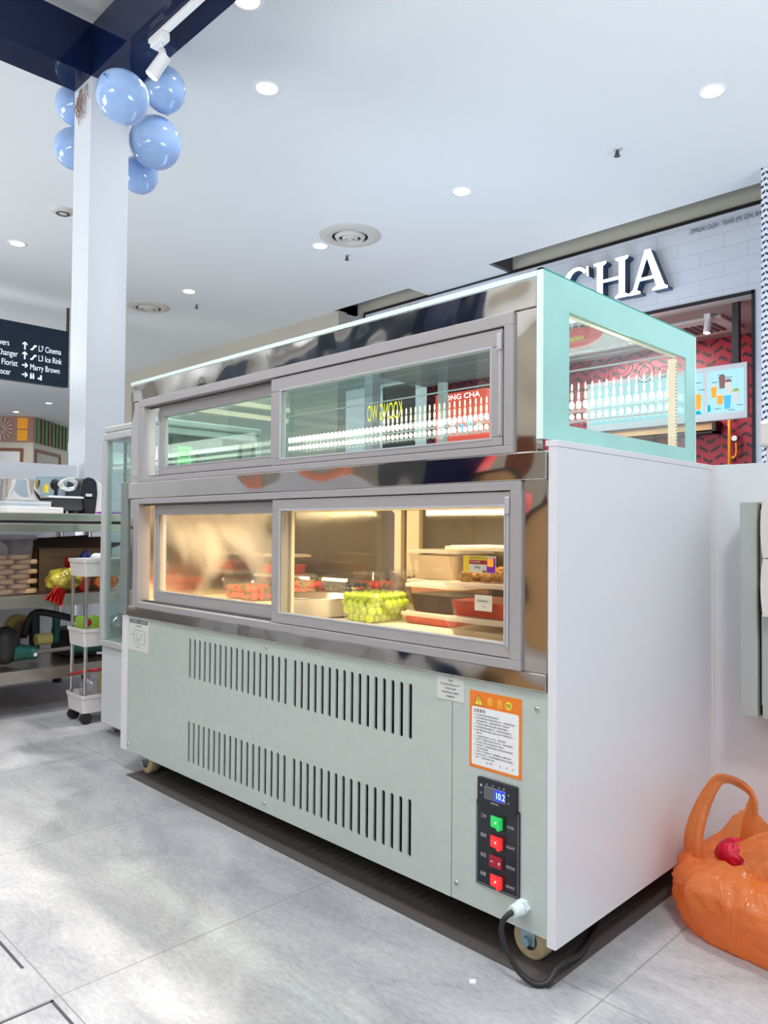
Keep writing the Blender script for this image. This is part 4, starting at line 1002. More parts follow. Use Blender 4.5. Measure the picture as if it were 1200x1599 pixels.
g = Geo(); g.box(-0.1565, -0.0565, -0.003, 0, 0.1275, 0.2855, 'black_gloss')
cp = sub(case, g.build('switch_panel', case, 0.0012)); cp['label'] = 'black panel with four rocker switches'
g = Geo(); a = (-0.1535, -0.0595, 0.1305, 0.2825)
for q in ((a[0], a[1], a[2], a[2] + .0008), (a[0], a[1], a[3] - .0008, a[3]), (a[0], a[0] + .0008, a[2], a[3]), (a[1] - .0008, a[1], a[2], a[3])): g.box(q[0], q[1], -0.0034, -0.003, q[2], q[3], 'grey_line')
g.build('panel_outline', cp)
g = Geo()
zs = [0.2545, 0.2180, 0.1815, 0.1460]
for z_, cn, en in zip(zs, ('工作', '照明', '保湿', '除雾'), ('WORK', 'LIGHT', 'MOISTURE', 'DEMIST')):
    g.text(cn, (-0.1455, -0.003, z_ + 0.001), 0.0058, 'text_grey', width=0.013); g.text(en, (-0.0865 if en != 'WORK' else -0.0845, -0.003, z_ - 0.004), 0.0050, 'text_grey', width=0.016 if len(en) < 5 else 0.0195)
g.build('switch_lettering', cp)
for i, z_ in enumerate(zs):
    on = i != 2
    m = 'switch_green' if i == 0 else ('switch_red' if on else 'switch_red_off')
    g = Geo(); g.box(-0.1235, -0.0895, -0.0045, -0.003, z_ - 0.013, z_ + 0.013, 'black_rubber')
    b = g.build('rocker_switch', case, 0.001); ORG[b.name] = ORG[case.name]
    b['label'] = ('green lit rocker switch', 'upper red lit rocker switch', 'dark red unlit rocker switch', 'lowest red lit rocker switch')[i]
    h = Geo()
    if on: h.prism([(-0.1205, -0.004), (-0.1205, -0.0065), (-0.1065, -0.0085), (-0.0985, -0.0165), (-0.0935, -0.0155), (-0.0935, -0.004)], 'Z', z_ - 0.0105, z_ + 0.0105, m)
    else: h.prism([(-0.1205, -0.004), (-0.1205, -0.0095), (-0.107, -0.0075), (-0.0935, -0.0085), (-0.0935, -0.004)], 'Z', z_ - 0.0105, z_ + 0.0105, m)
    h.build('rocker', b, 0.001)
    h = Geo()
    if on: h.sphere((-0.1065, -0.0088, z_), 0.0022, 'glint_green' if i == 0 else 'glint_red', 10); h.box(-0.1165, -0.1125, -0.0073, -0.0065, z_ + .001, z_ + 0.0018, 'paper')
    else:
        h.box(-0.118, -0.112, -0.0098, -0.009, z_, z_ + 0.0008, 'paper')
        for k in range(10):
            A, B = 2 * PI * k / 10, 2 * PI * (k + 1) / 10
            h.prism([(-0.0985 + .0024 * math.cos(A), z_ + .0024 * math.sin(A)), (-0.0985 + .0024 * math.cos(B), z_ + .0024 * math.sin(B)), (-0.0985 + .0017 * math.cos(B), z_ + .0017 * math.sin(B)), (-0.0985 + .0017 * math.cos(A), z_ + .0017 * math.sin(A))], 'Y', -0.0092, -0.008, 'paper')
    h.build('switch_mark', b)
# gland and mains cable
g = Geo(); g.cyl((-0.049, 0.0, 0.1195), (-0.049, -0.012, 0.1195), 0.0145, 'gland', n=6, smooth=False).cyl((-0.049, -0.012, 0.1195), (-0.052, -0.032, 0.1185), 0.0135, 'gland', r2=0.0105, n=18)
g.build('cable_gland', case, 0.001)
g = Geo(); g.tube([(-0.050, -0.02, 0.119), (-0.054, -0.037, 0.1165), (-0.062, -0.045, 0.104), (-0.064, -0.047, 0.085), (-0.056, -0.043, 0.055), (-0.036, -0.034, 0.022), (-0.012, -0.024, 0.007), (0.006, -0.006, 0.010), (0.010, 0.03, 0.03), (0.0, 0.12, 0.012), (-0.05, 0.3, 0.008)], 0.0050, 'black_rubber', n=12)
g.build('mains_cable', case)

# ------------------------------------------------------------ white counter boards
e = thing('counter_board', 'tall white laminate board forming the right end beside the case', 'counter board', (0.009, 0.34, 0.0))
Geo().box(0.0005, 0.0185, -0.002, 0.685, 0.066, 0.949, 'white_board').build('board', e, 0.0008)
Geo().box(0.0005, 0.0187, -0.002, 0.687, 0.9495, 0.9612, 'white_board').build('top_cap', e, 0.0008)
g = Geo(); g.box(-0.008, 0.0004, 0.002, 0.684, 0.952, 0.962, 'white_edge'); g.build('edge_strip', e)
e = thing('counter_board', 'white laminate board behind the orange bag, meeting the end board', 'counter board', (0.6, 0.69, 0))
Geo().box(0.0185, 1.6, 0.686, 0.704, 0.0, 0.9605, 'white_board').build('board', e, 0.0008)
Geo().box(0.0185, 0.024, 0.680, 0.686, 0.066, 0.9605, 'white_edge').build('corner_bead', e)

# grey slabs mounted edge-on on the rear board, cream cover beside them
e = thing('wall_box', 'upright grey-green double slab with black gap on the white board', 'wall box', (0.15, 0.64, 0.39))
Geo().box(0.113, 0.150, 0.600, 0.685, 0.392, 0.868, 'slab_green').build('left_slab', e, 0.002)
Geo().box(0.160, 0.30, 0.600, 0.685, 0.392, 0.872, 'slab_green').build('right_slab', e, 0.002)
Geo().box(0.150, 0.160, 0.618, 0.685, 0.397, 0.862, 'black').build('gap_gasket', e)
g = Geo(); g.box(0.153, 0.155, 0.612, 0.618, 0.68, 0.85, 'chrome').box(0.155, 0.157, 0.612, 0.618, 0.42, 0.62, 'chrome').box(0.150, 0.160, 0.61, 0.618, 0.625, 0.676, 'black_gloss'); g.build('hinge_strip', e)
def cover(z0, z1, lb):
    P = [(0.166 + 0.012 * (1 - math.sin(PI * t / 10)) if 0 else 0, 0) for t in range(1)]
    g = Geo(); pts = []
    for k in range(9):
        t = k / 8; pts.append((0.1695 - 0.0045 * math.sin(PI * t) , z0 + (z1 - z0) * t))
    pts += [(0.26, z1), (0.26, z0)]
    g.prism(pts, 'Y', 0.575, 0.599, 'pink_white')
    tag(g.build('plastic_cover', loc=(0.2, 0.59, z0)), lb, 'plastic cover')
cover(0.745, 0.872, 'upper cream plastic cover at the right edge on the grey slab')
cover(0.618, 0.742, 'lower cream plastic cover at the right edge on the grey slab')
e = thing('counter_post', 'pinkish white post with a cream cap behind the rear board', 'post', (0.2, 0.75, 0))
Geo().box(0.130, 0.30, 0.72, 0.85, 0.0, 1.0, 'pink_white').build('post_body', e, 0.002)
Geo().box(0.116, 0.32, 0.71, 0.86, 1.0, 1.062, 'pink_white').build('post_cap', e, 0.008)

# ------------------------------------------------------------ food in the lower chamber
ZF = 0.565
rnd = random.Random(11)
def tub(x0, x1, y0, y1, z0, z1, lb, fill=None, fz=None, fl=None, lidm='milky_lid', d=0.012, name='food_tub', gr=None):
    e = thing(name, lb, 'food tub', ((x0 + x1) / 2, (y0 + y1) / 2, z0), gr)
    g = Geo(); g.taper(x0 + .003, x1 - .003, y0 + .003, y1 - .003, z0, z1 - 0.008, d, 'milky_plastic', top=False); g.build('tub_body', e)
    g = Geo(); g.taper(x0, x1, y0, y1, z1 - 0.010, z1 - 0.002, 0.0, lidm, top=True, bottom=False); g.taper(x0 + .008, x1 - .008, y0 + .008, y1 - .008, z1 - .002, z1, 0.0, lidm, bottom=False); g.build('tub_lid', e, 0.001)
    if fill:
        h = fz - z0; f = d * (1 - h / (z1 - z0)); k = 0.0022
        g = Geo(); g.taper(x0 + f + .003 + k, x1 - f - .003 - k, y0 + f + .003 + k, y1 - f - .003 - k, z0 + 0.0012, fz, d * h / (z1 - z0), fill)
        o = g.build('sauce_filling', loc=((x0 + x1) / 2, (y0 + y1) / 2, z0)); tag(o, fl, 'food', kind='stuff')
    return e
tub(-0.335, -0.105, 0.10, 0.26, ZF, 0.612, 'lowest pale lidded tub of the stack nearest the right window edge', 'taro_sauce', 0.585, 'pale cream filling in the lowest right tub')
e = tub(-0.333, -0.105, 0.10, 0.26, 0.613, 0.688, 'middle clear tub of red puree with a handwritten paper note', 'red_sauce', 0.647, 'bright red fruit puree in the tub with the note')
g = Geo(); g.box(-0.245, -0.200, 0.1015, 0.1022, 0.631, 0.664, 'paper'); n_ = g.build('paper_note', e)
Geo().text('Strawberry', (-0.238, 0.1013, 0.650), 0.005, 'ink', width=0.028).text('1kg', (-0.226, 0.1013, 0.640), 0.003, 'ink', width=0.009).build('handwriting', n_)
e = tub(-0.333, -0.105, 0.10, 0.26, 0.689, 0.766, 'top clear tub with yellow printed label and brown crumble inside', None)
g = Geo(); g.box(-0.275, -0.190, 0.1005, 0.1012, 0.7105, 0.7455, 'paper'); n_ = g.build('printed_label', e)
g = Geo(); g.box(-0.275, -0.259, 0.1000, 0.1004, 0.7105, 0.7455, 'yellow_paint').box(-0.259, -0.21, 0.1000, 0.1004, 0.728, 0.7365, 'snack_red').box(-0.213, -0.191, 0.1000, 0.1004, 0.7115, 0.742, 'purple').box(-0.211, -0.196, 0.0997, 0.1000, 0.724, 0.741, 'cup_orange').box(-0.259, -0.213, 0.1000, 0.1004, 0.7370, 0.7455, 'yellow_paint').box(-0.224, -0.215, 0.0997, 0.1000, 0.711, 0.716, 'leaf'); 
g.text('KENTANG', (-0.257, 0.0999, 0.739), 0.005, 'ink', width=0.04).text('CRUNCHY', (-0.256, 0.0999, 0.731), 0.004, 'paper', width=0.026).text('500g', (-0.245, 0.0999, 0.7195), 0.005, 'ink', width=0.015)
g.build('label_print', n_)
g = Geo()
for k in range(46):
    x, y = rnd.uniform(-0.312, -0.13), rnd.uniform(0.118, 0.242); hz = 0.006 + 0.012 * rnd.random()
    g.sphere((x, y, 0.6915 + hz), 0.0115 + rnd.random() * 0.003, 'crumble', 10, sc=(1.2, 1, 0.85))
tag(g.build('crumble_topping', loc=(-0.22, 0.18, 0.69)), 'golden brown crumble heap in the top right tub', 'food', kind='stuff')
tub(-0.575, -0.385, 0.215, 0.36, ZF, 0.5955, 'flat tub with a pink lid below the dark syrup tub', 'red_sauce', 0.583, 'red filling in the flat pink lidded tub', d=0.008)
tub(-0.560, -0.375, 0.215, 0.36, 0.5965, 0.668, 'clear tub of very dark purple syrup beside the red puree tub', 'dark_sauce', 0.640, 'dark purple syrup in the clear tub')
tub(-0.72, -0.53, 0.39, 0.56, ZF, 0.662, 'pale pink tub at the back carrying the taro tub', 'pink_sauce', 0.648, 'pink filling in the back lower tub')
tub(-0.72, -0.53, 0.39, 0.56, 0.663, 0.745, 'grey-brown taro tub on top of the back stack', 'taro_sauce', 0.728, 'grey-brown filling of the back top tub')
tub(-1.50, -1.30, 0.42, 0.56, ZF, 0.64, 'dark filled tub in the far left rear of the chamber', 'dark_sauce', 0.618, 'dark filling in the far left rear tub')
tub(-1.49, -1.32, 0.42, 0.55, 0.641, 0.71, 'second dark filled tub stacked far left rear', 'red_sauce', 0.672, 'red filling in the upper far left tub')

def berry(name, c, r, m, lb, cat, gr, proto={}):
    if name not in proto:
        if name == 'strawberry':
            e = thing(name, lb, cat, (0, 0, 0), gr)
            def fn(p): return Vector((p.x * (1.0 + 0.25 * p.z / 0.012), p.y * (1.0 + 0.25 * p.z / 0.012), p.z * 1.25))
            Geo().sphere((0, 0, 0), 0.012, m, 12, fn=fn).build('fruit_flesh', e)
            g = Geo()
            for k in range(6):
                a = 2 * PI * k / 6
                g.add([(0, 0, 0.015), (0.011 * math.cos(a - .3), 0.011 * math.sin(a - .3), 0.0165), (0.014 * math.cos(a), 0.014 * math.sin(a), 0.014), (0.011 * math.cos(a + .3), 0.011 * math.sin(a + .3), 0.0165)], [(0, 1, 2, 3)], 'leaf')
            g.build('green_calyx', e)
        else:
            g = Geo(); g.sphere((0, 0, 0), 1.0, m, 14, sc=(1, 1, 1.08 if name == 'grape' else 0.85)); e = g.build(name); tag(e, lb, cat, gr)
        proto[name] = e; first = e
    else:
        first = copy_tree(proto[name], (0, 0, 0), lb, gr) if name == 'strawberry' else None
        if first is None:
            first = proto[name].copy(); C.objects.link(first); first['label'] = lb; first['group'] = gr
    first.location = c
    if name == 'strawberry':
        first.rotation_euler = (rnd.uniform(0, PI), rnd.uniform(0, PI), rnd.uniform(0, PI)); s = r / 0.012
    else: s = r
    first.scale = (s, s, s)
    return first
def punnet(x0, x1, y0, y1, z0, z1, lb, ribs=False):
    e = thing('fruit_punnet', lb, 'fruit punnet', ((x0 + x1) / 2, (y0 + y1) / 2, z0))
    g = Geo(); g.taper(x0, x1, y0, y1, z0, z1 - 0.008, 0.010, 'clear_plastic', r=0.02, n=6, top=False)
    g.taper(x0 - .004, x1 + .004, y0 - .004, y1 + .004, z1 - 0.011, z1 - 0.008, 0.0, 'clear_plastic', r=0.022, n=6, top=False, bottom=False); g.build('punnet_tray', e)
    if ribs:
        g = Geo()
        for k in range(18):
            x = x0 + 0.012 + (x1 - x0 - 0.024) * k / 17; g.prism([(x - .0008, z1 - .012), (x + .0008, z1 - .012), (x + .0008, z0 + .002), (x - .0008, z0 + .002)], 'Y', y0 - .001, y0 + .001, 'clear_plastic')
        g.build('punnet_ribs', e)
    g = Geo(); g.taper(x0 + .003, x1 - .003, y0 + .003, y1 - .003, z1 - 0.008, z1, -0.004, 'clear_plastic', r=0.02, n=6, bottom=False); g.taper(x0 + .02, x1 - .02, y0 + .02, y1 - .02, z1, z1 + 0.002, 0, 'clear_plastic', r=0.015, bottom=False); g.build('punnet_lid', e)
    return e
# grapes
punnet(-0.715, -0.575, 0.13, 0.27, ZF, 0.640, 'clear punnet of green grapes beside the steel bowl')
cnt = 0
for lay in range(4):
    n = 0
    for iy in range(6):
        for ix in range(6):
            if lay < 3 and iy > 2 and ix < 4: continue
            x = -0.700 + 0.0225 * ix + rnd.uniform(-.002, .002) + (0.008 if lay % 2 else 0); y = 0.147 + 0.0215 * iy + rnd.uniform(-.002, .002)
            if x > -0.587 or y > 0.262: continue
            if lay == 0 and (ix == 0 or x > -0.596): continue
            berry('grape', (x, y, ZF + 0.0125 + lay * 0.0168), 0.0104 + rnd.random() * 0.001, 'grape', 'green grape in the punnet beside the steel bowl', 'grape', 'green grapes in the clear punnet')
# steel bowl
e = thing('steel_bowl', 'shallow steel bowl in the chamber, left of the grapes', 'bowl', (-0.845, 0.185, ZF))
Geo().lathe([(0, .001), (0.098, .001), (0.105, 0.006), (0.110, 0.048), (0.118, 0.052), (0.117, 0.0535), (0.1085, 0.050), (0.1035, 0.007), (0.097, 0.003), (0, 0.003)], (-0.845, 0.185, ZF), 'chrome', 44).build('bowl_wall', e)
e2 = None
# stacked punnets behind the bowl
punnet(-1.04, -0.87, 0.335, 0.465, ZF, 0.607, 'flat lower punnet of strawberries under the blueberry punnet')
def fill_straw(x0, x1, y0, y1, z0, z1, lb, gr, n, r=0.0125):
    k = 0; lay = 0
    while k < n:
        z = z0 + r * 1.15 + lay * r * 1.75
        if z > z1 - r * 1.3: break
        for iy in range(int((y1 - y0 - .016) / (2.2 * r))):
            for ix in range(int((x1 - x0 - .016) / (2.2 * r))):
                if iy > 2 and lay == 0: continue
                if k >= n: return
                berry('strawberry', (x0 + .012 + r + ix * 2.2 * r, y0 + .012 + r + iy * 2.2 * r, z), r * rnd.uniform(0.85, 0.98), 'strawberry', lb, 'strawberry', gr); k += 1
        lay += 1
fill_straw(-1.04, -0.87, 0.335, 0.465, ZF, 0.603, 'strawberry in the flat punnet under the blueberries', 'strawberries under the blueberry punnet', 15)
punnet(-1.03, -0.885, 0.33, 0.44, 0.611, 0.652, 'ribbed clear punnet of blueberries above the steel bowl', True)
for iy in range(4):
    for ix in range(8):
        for lay in range(2):
            if lay == 0 and iy > 0: continue
            berry('blueberry', (-1.012 + 0.0158 * ix + rnd.uniform(-.001, .001), 0.345 + 0.018 * iy, 0.620 + 0.013 * lay), 0.0076, 'blueberry', 'dark blueberry in the ribbed clear punnet', 'blueberry', 'blueberries in the ribbed punnet')
punnet(-1.19, -1.055, 0.33, 0.47, ZF, 0.650, 'deep punnet of strawberries left of the blueberries')
fill_straw(-1.19, -1.055, 0.33, 0.47, ZF, 0.646, 'strawberry in the deep punnet left of the blueberries', 'strawberries in the deep left punnet', 40)
punnet(-1.06, -0.915, 0.49, 0.60, ZF, 0.664, 'strawberry punnet at the back by the rear glass post')
fill_straw(-1.06, -0.915, 0.49, 0.60, ZF, 0.66, 'strawberry in the back punnet by the rear glass post', 'strawberries in the back punnet', 40)
punnet(-1.43, -1.24, 0.24, 0.38, ZF, 0.634, 'wide punnet of strawberries seen in the left window')
fill_straw(-1.43, -1.24, 0.24, 0.38, ZF, 0.63, 'strawberry in the wide punnet of the left window', 'strawberries in the left window punnet', 40)
e = thing('dessert_cup', 'clear round cup of dark fruit behind the grapes', 'cup', (-0.80, 0.48, ZF))
Geo().lathe([(0, 0.001), (0.036, 0.001), (0.048, 0.105), (0.053, 0.107), (0.050, 0.112), (0.0, 0.118)], (-0.80, 0.48, ZF), 'clear_plastic', 28).build('cup_wall', e)
g = Geo()
for k in range(40):
    a, rr = rnd.random() * 2 * PI, 0.030 * math.sqrt(rnd.random()); g.sphere((-0.80 + rr * math.cos(a), 0.48 + rr * math.sin(a), ZF + 0.016 + 0.074 * rnd.random()), 0.0105, 'dark_fruit', 8)
tag(g.build('dark_fruit_pieces', loc=(-0.8, 0.48, ZF)), 'dark fruit pieces heaped in the round clear cup', 'food', kind='stuff')

# ------------------------------------------------------------ upright glass fridge behind the left end
FX0, FX1, FY0, FY1 = -2.135, -1.70, 0.16, 0.60
e = thing('glass_fridge', 'upright white glass fridge left behind the display case', 'fridge', (-1.92, 0.38, 0))
Geo().box(FX0, FX1, FY0, FY1, 0.035, 0.335, 'fridge_white').build('lower_cabinet', e, 0.006)
g = Geo(); g.box(FX0 + .01, FX1 - .01, FY0 - .012, FY1, 1.135, 1.165, 'alloy_pale'); g.box(FX0 + .015, FX1, FY0 - .01, FY1, 1.165, 1.19, 'alloy_pale'); g.build('top_frame', e, 0.006)
g = Geo(); g.box(FX0, FX1, FY0 - .012, FY1, 0.338, 0.362, 'alloy_pale'); g.build('bottom_frame', e, 0.003)
for x, y in ((FX0, FY0 - .012), (FX1 - .032, FY0 - .012), (FX0, FY1 - .03), (FX1 - .032, FY1 - .03)):
    Geo().box(x, x + .032, y, y + .03, 0.362, 1.136, 'alloy_pale').build('corner_post', e, 0.003)
for x, y in ((FX0 + .06, FY0 + .05), (FX1 - .06, FY0 + .07), (FX1 - .06, FY1 - .07), (FX0 + .06, FY1 - .07)):
    g = Geo(); g.box(x, x + .018, y, y + .004, 0.37, 1.13, 'alloy_grey_green')
    for k in range(30): g.box(x + .006, x + .012, y - .0006, y, 0.385 + .0248 * k, 0.391 + .0248 * k, 'black')
    g.build('perforated_rail', e)
g = Geo(); g.box(FX0 + .032, FX1 - .032, FY0, FY0 + .004, 0.362, 1.136, 'pane'); g.build('glass_door', e)
g = Geo(); g.box(FX1 - .01, FX1 - .006, FY0 + .018, FY1 - .03, 0.362, 1.136, 'pane'); g.build('side_glass', e)
g = Geo(); g.box(FX0 + .006, FX0 + .01, FY0 + .018, FY1 - .03, 0.362, 1.136, 'pane'); g.build('side_glass', e)
g = Geo(); g.box(FX0 + .03, FX1 - .03, FY1 - .02, FY1 - .016, 0.362, 1.136, 'pane'); g.build('rear_glass', e)
for z in (0.58, 0.80, 1.0):
    g = Geo(); g.box(FX0 + .04, FX1 - .04, FY0 + .05, FY1 - .04, z, z + .005, 'pane'); g.build('glass_shelf', e)
g = Geo(); g.box(FX1 - .005, FX1 - .0045, 0.232, 0.288, 0.96, 1.095, 'pale_green'); n_ = g.build('green_sticker', e)
Geo().text('off', (FX1 - .004, 0.238, 1.055), 0.024, 'ink', 'R', width=0.044).text('ase', (FX1 - .004, 0.240, 1.025), 0.013, 'ink', 'R', width=0.042).build('lettering', n_)
g = Geo(); g.box(FX1 - .005, FX1 - .0045, 0.168, 0.182, 0.96, 1.09, 'pale_green').box(FX1 - .005, FX1 - .0045, 0.168, 0.184, 1.10, 1.125, 'lime'); g.build('green_sticker', e)
for x, y in ((FX0 + .03, FY0 + .03), (FX1 - .05, FY0 + .03), (FX0 + .03, FY1 - .05), (FX1 - .05, FY1 - .05)):
    Geo().box(x, x + .022, y, y + .022, 0, 0.035, 'alloy').build('foot', e)

# ------------------------------------------------------------ steel work table with shelves
TX0, TX1, TY0, TY1 = -3.26, -2.56, -1.4, 0.62
e = thing('work_table', 'long stainless work table with two lower shelves at the left', 'table', (-2.9, -0.4, 0))
g = Geo(); g.box(TX0, TX1, TY0, TY1, 0.824, 0.857, 'table_steel'); g.build('table_top', e, 0.002)
g = Geo(); g.box(TX1 - .03, TX1 - .012, TY0 + .02, TY1 - .02, 0.812, 0.824, 'dark_grey').box(TX1 - .025, TX1 - .002, TY0 + .01, TY1 - .01, 0.777, 0.812, 'table_steel'); g.build('front_apron', e, 0.002)
g = Geo(); g.box(TX0 + .02, TX1, TY0, TY1, 0.500, 0.507, 'table_steel').box(TX1 - .03, TX1, TY0, TY1, 0.457, 0.500, 'table_steel'); g.build('middle_shelf', e, 0.001)
g = Geo(); g.box(TX0 + .02, TX1, TY0, TY1, 0.190, 0.197, 'table_steel').box(TX1 - .03, TX1, TY0, TY1, 0.145, 0.190, 'table_steel'); g.build('lower_shelf', e, 0.001)
Geo().cyl((TX1 - 0.32, TY0 + .1, 0.10), (TX1 - 0.32, TY1 - .1, 0.10), 0.012, 'chrome').build('cross_rail', e)
for x, y in ((TX1 - .06, TY1 - .05), (TX0 + .05, TY1 - .05), (TX1 - .06, TY0 + .05), (TX0 + .05, TY0 + .05), (TX0 + .05, 0.42)):
    g = Geo(); g.cyl((x, y, 0.02), (x, y, 0.824), 0.019, 'chrome', n=18); g.cyl((x, y, 0), (x, y, 0.02), 0.022, 'black_rubber', n=16); g.build('leg', e)

ZT = 0.857
e = thing('steel_pot', 'round straight-sided steel pot standing on notebooks on the work table', 'pot', (-2.9, 0.135, 0.9155))
Geo().lathe([(0, 0), (0.082, 0), (0.086, 0.004), (0.0865, 0.094), (0.0885, 0.096), (0.0865, 0.098), (0.0845, 0.095), (0.084, 0.006), (0, 0.004)], (-2.9, 0.110, 0.9155), 'chrome', 48).build('pot_wall', e)
e = thing('kitchen_scale', 'flat white kitchen scale at the front edge of the work table', 'scale', (-2.72, 0.08, ZT))
g = Geo(); g.taper(-2.86, -2.60, -0.06, 0.20, ZT, ZT + 0.026, -0.0, 'white_plastic', r=0.03); g.build('scale_body', e, 0.004)
g = Geo(); g.taper(-2.83, -2.63, -0.03, 0.17, ZT + 0.0262, ZT + 0.029, 0, 'blue_grey', r=0.02); g.build('weighing_plate', e)
for i, (c_, lb) in enumerate((('paper', 'thin white booklet directly under the steel pot'), ('blue_grey', 'blue grey booklet below the white one under the pot'))):
    e = thing('booklet', lb, 'booklet', (-2.9, 0.12, ZT + .03), 'booklets under the steel pot')
    z = 0.8995 - 0.0145 * i
    Geo().box(-3.0, -2.80, 0.02 - 0.0, 0.215, z, z + 0.0145, 'paper').build('page_block', e, 0.001)
    Geo().box(-3.002, -2.798, 0.018, 0.218, z + 0.0147, z + 0.0158, c_).build('cover', e)
Geo_b = Geo().box(-3.0, -2.87, 0.03, 0.2, ZT, 0.8845, 'black'); tag(Geo_b.build('storage_box', loc=(-2.93, 0.1, ZT)), 'low black box behind the scale under the booklets', 'box')
# sealing machine
e = thing('sealing_machine', 'black and white countertop machine with a coiled white cable on its tray', 'machine', (-2.85, 0.35, ZT))
g = Geo(); g.box(-3.0, -2.80, 0.205, 0.42, ZT + 0.075, ZT + 0.085, 'white_plastic'); g.build('white_ledge', e, 0.003)
g = Geo(); g.prism([(0.21, ZT + 0.074), (0.415, ZT + 0.074), (0.36, ZT + 0.018), (0.24, ZT + 0.018)], 'X', -2.98, -2.81, 'dark_grey'); g.build('black_pan', e, 0.003)
g = Geo(); [g.cyl((-2.86, y, ZT), (-2.86, y, ZT + 0.02), 0.012, 'black', n=12) for y in (0.27, 0.33)]; [g.cyl((-2.95, y, ZT), (-2.95, y, ZT + 0.02), 0.012, 'black', n=12) for y in (0.27, 0.33)]; g.build('rubber_foot', e)
g = Geo(); g.prism([(0.21, ZT + 0.09), (0.225, ZT + 0.19), (0.40, ZT + 0.195), (0.41, ZT + 0.09)], 'X', -3.02, -3.0, 'blue_grey'); g.build('grey_back_plate', e, 0.006)
g = Geo()
P = [(0.375, ZT), (0.425, ZT), (0.435, ZT + 0.10), (0.43, ZT + 0.155), (0.415, ZT + 0.175), (0.39, ZT + 0.18), (0.365, ZT + 0.17), (0.352, ZT + 0.09), (0.36, ZT + 0.075)]
g.prism(P, 'X', -2.99, -2.80, 'black_gloss'); g.build('black_side_housing', e, 0.008)
g = Geo(); g.prism([(0.427, ZT), (0.475, ZT), (0.49, ZT + 0.10), (0.475, ZT + 0.14), (0.43, ZT + 0.175), (0.437, ZT + 0.10)], 'X', -2.99, -2.82, 'white_plastic'); g.build('white_side_housing', e, 0.008)
g = Geo(); g.box(-2.80, -2.798, 0.375, 0.405, ZT + 0.087, ZT + 0.10, 'paper'); g.build('label_tag', e)
g = Geo()
for k in range(7):
    o_ = 0.004 * k; pts = []
    for q in range(13):
        a = 2 * PI * q / 12; pts.append((-2.86 + 0.004 * math.sin(3 * a + k), 0.315 + (0.046 - o_ * .5) * math.cos(a + k * .4), ZT + 0.143 + (0.016 + o_ * .4) * math.sin(a + k * .4) + 0.004 * math.sin(5 * a)))
    g.tube(pts, 0.0035, 'white_plastic', n=6, sub=3) if k % 2 == 0 else g.tube([(p[0] + .006, 0.315 + (p[1] - 0.315) * 0.9 + 0.006 * math.sin(9 * i_), p[2] + 0.007 * math.sin(7 * i_)) for i_, p in enumerate(pts)], 0.0035, 'white_plastic', n=6, sub=3)
g.build('white_cable_coil', e)
g = Geo(); g.sphere((-2.88, 0.262, ZT + 0.14), 0.028, 'black', 14, sc=(0.7, 0.8, 1)); g.cyl((-2.88, 0.268, ZT + 0.13), (-2.88, 0.266, ZT + 0.09), 0.009, 'black', n=10); g.build('black_plug', e)
g = Geo(); g.tube([(-2.66, 0.36, ZT + .008), (-2.63, 0.40, ZT + .008), (-2.60, 0.48, ZT + .009)], lambda t: 0.0035 + 0.006 * min(1, 3 * t), 'purple', n=10, flat=0.6)
tag(g.build('knife_handle', loc=(-2.63, 0.42, ZT)), 'purple plastic handled knife on the table by the fridge', 'knife')
g = Geo(); g.cyl((-2.83, 0.20, ZT + 0.10), (-2.83, 0.20, ZT + 0.135), 0.012, 'yellow_paint', n=12); g.build('yellow_clip', e)

# middle shelf
ZM = 0.507
e = thing('bun_bin', 'clear plastic bin of stacked buns at the left edge of the middle shelf', 'bin', (-2.75, -0.05, ZM))
g = Geo(); g.taper(-2.90, -2.60, -0.2, 0.075, ZM + 0.001, 0.745, 0.014, 'bin_plastic', r=0.03, top=False); g.build('bin_body', e)
g = Geo(); g.taper(-2.91, -2.59, -0.21, 0.085, 0.742, 0.762, 0.0, 'bin_plastic', r=0.03); g.build('bin_lid', e, 0.003)
first = None
for iz in range(8):
    for iy in range(3):
        y = -0.135 + 0.096 * iy - (0.03 if iz % 2 else 0); z = ZM + 0.006 + 0.0208 * iz
        if first is None:
            g = Geo(); g.lathe([(0, 0), (0.044, 0), (0.047, 0.005), (0.046, 0.015), (0.040, 0.019), (0, 0.020)], (0, 0, 0), 'bun', 20); first = g.build('bun'); tag(first, 'pale brown flat bun stacked inside the clear bin', 'bun', 'buns in the clear bin'); o = first
        else:
            o = first.copy(); C.objects.link(o)
        o.location = (-2.66, y, z)
BX_ = 0
e = thing('cardboard_box', 'brown cardboard box with open flaps on the middle shelf', 'box', (-2.85, 0.28, ZM))
bx = (-3.1, -2.72, 0.13, 0.47)
g = Geo(); t = 0.004
g.box(bx[0], bx[1], bx[2], bx[3], ZM + 0.001, ZM + t, 'cardboard').box(bx[1] - t, bx[1], bx[2], bx[3], ZM + t, 0.70, 'cardboard').box(bx[0], bx[0] + t, bx[2], bx[3], ZM + t, 0.70, 'cardboard').box(bx[0], bx[1], bx[2], bx[2] + t, ZM + t, 0.70, 'cardboard').box(bx[0], bx[1], bx[3] - t, bx[3], ZM + t, 0.70, 'cardboard')
g.build('box_walls', e)
